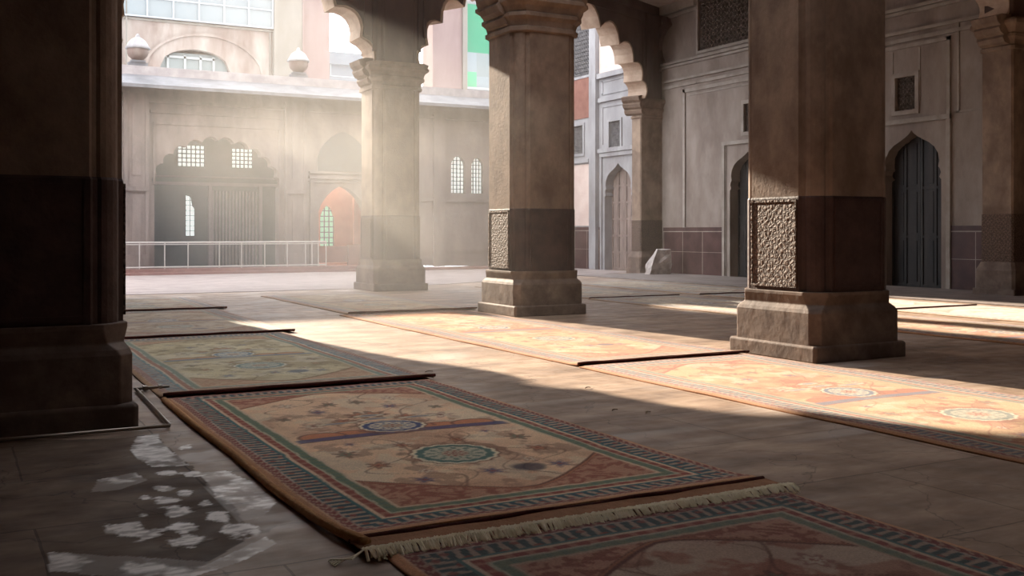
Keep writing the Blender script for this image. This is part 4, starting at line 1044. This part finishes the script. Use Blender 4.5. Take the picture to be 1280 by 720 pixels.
def rubble(label, x, y):
    bm = bmesh.new(); rr = random.Random(8)
    base = [(-.5, -.25), (.35, -.3), (.55, .1), (.1, .3), (-.45, .2)]; top = [(-.12, -.12), (.42, -.2), (.52, .02), (.25, .15), (0, .1)]
    loft(bm, [[(a, b, 0) for a, b in base], [(a * .9 + .04, b * .9, .35) for a, b in base], [(a, b, .86) for a, b in top]])
    bmesh.ops.subdivide_edges(bm, edges=bm.edges, cuts=2, use_grid_fill=True)
    for v in bm.verts: v.co += Vector((rr.uniform(-.03, .03), rr.uniform(-.03, .03), rr.uniform(-.02, .02) if v.co.z > .05 else 0))
    o = obj('stone_fragment', bm, M['rubble'], loc=(x, y, 0.035)); tag(o, label, 'stone'); return o
rubble('broken pale stone fragment leaning beside the corner pier', 21.6, 29.2)

rl_ = random.Random(5)
for lab, (x, y), s in (('curled dry leaf on bright floor beyond the corner of the olive carpet', (4.28 + .2, 10.13), .05), ('small leaf scrap on the sunlit floor left of the orange carpet', (5.35, 8.35), .04),
                       ('leaf scrap at the shadow edge, the one closer to the fringed carpet', (4.88, 7.2), .04), ('leaf scrap at the shadow edge, the one closer to the orange carpet', (5.06, 6.98), .04)):
    bm = bmesh.new(); n = 7; rows = []
    for i in range(n):
        t_ = i / (n - 1); wd = s * .35 * math.sin(math.pi * min(max(t_, .06), .94)); zc = .006 + .006 * math.sin(math.pi * t_)
        rows.append([(s * 2 * (t_ - .5), -wd, zc + .004), (s * 2 * (t_ - .5), 0, zc), (s * 2 * (t_ - .5), wd, zc + .005)])
    V = [[bm.verts.new(p) for p in r] for r in rows]
    for a, b in zip(V[:-1], V[1:]):
        for i in range(2): bm.faces.new((a[i], a[i + 1], b[i + 1], b[i]))
    o = obj('dry_leaf', bm, M['leaf'], loc=(x, y, 0)); o.rotation_euler = (0, 0, rl_.uniform(-.6, .6)); so = o.modifiers.new('t', 'SOLIDIFY'); so.thickness = .002
    tag(o, lab, 'leaf', 'dry leaf scraps on the sunlit floor')

# ------------------------------------------------------------------ dusty air
hz = bmesh.new(); box(hz, 0.0, 15.0, 12.0, 31.0, 0.06, 9.4)
hm = bpy.data.materials.new('dusty_air'); hm.use_nodes = True; nt = hm.node_tree; nt.nodes.clear()
ou = nt.nodes.new('ShaderNodeOutputMaterial'); pv = nt.nodes.new('ShaderNodeVolumePrincipled')
pv.inputs['Color'].default_value = (1.0, 0.97, 0.91, 1); pv.inputs['Anisotropy'].default_value = 0.2
geo = nt.nodes.new('ShaderNodeNewGeometry'); sx = nt.nodes.new('ShaderNodeSeparateXYZ'); nt.links.new(geo.outputs['Position'], sx.inputs[0])
def mrng(src, a, b):
    n = nt.nodes.new('ShaderNodeMapRange'); n.interpolation_type = 'SMOOTHSTEP'; n.inputs[1].default_value = a; n.inputs[2].default_value = b
    nt.links.new(src, n.inputs[0]); return n.outputs[0]
def mul(a, b):
    n = nt.nodes.new('ShaderNodeMath'); n.operation = 'MULTIPLY'
    for i, s in enumerate((a, b)):
        if isinstance(s, float): n.inputs[i].default_value = s
        else: nt.links.new(s, n.inputs[i])
    return n.outputs[0]
nz = nt.nodes.new('ShaderNodeTexNoise'); nz.inputs['Scale'].default_value = 0.35; nz.inputs['Detail'].default_value = 2; nt.links.new(geo.outputs['Position'], nz.inputs['Vector'])
dn = mul(mrng(sx.outputs['Y'], 12.0, 21.0), mrng(sx.outputs['X'], 15.0, 10.0))
dn = mul(dn, mrng(sx.outputs['X'], 1.0, 8.0)); dn = mul(dn, mrng(sx.outputs['Y'], 31.0, 26.0)); dn = mul(dn, mrng(nz.outputs['Fac'], 0.1, 0.75)); zf = mrng(sx.outputs['Z'], 5.4, 3.0)
za = nt.nodes.new('ShaderNodeMath'); za.operation = 'MULTIPLY_ADD'; za.inputs[1].default_value = 0.65; za.inputs[2].default_value = 0.35; nt.links.new(zf, za.inputs[0])
dn = mul(dn, za.outputs[0]); dn = mul(dn, 0.045)
nt.links.new(dn, pv.inputs['Density']); nt.links.new(pv.outputs[0], ou.inputs['Volume'])
ho = obj('dust_haze', hz, hm); tag(ho, 'sunlit dusty haze hanging between the arcade and the courtyard front', 'haze', kind='stuff')
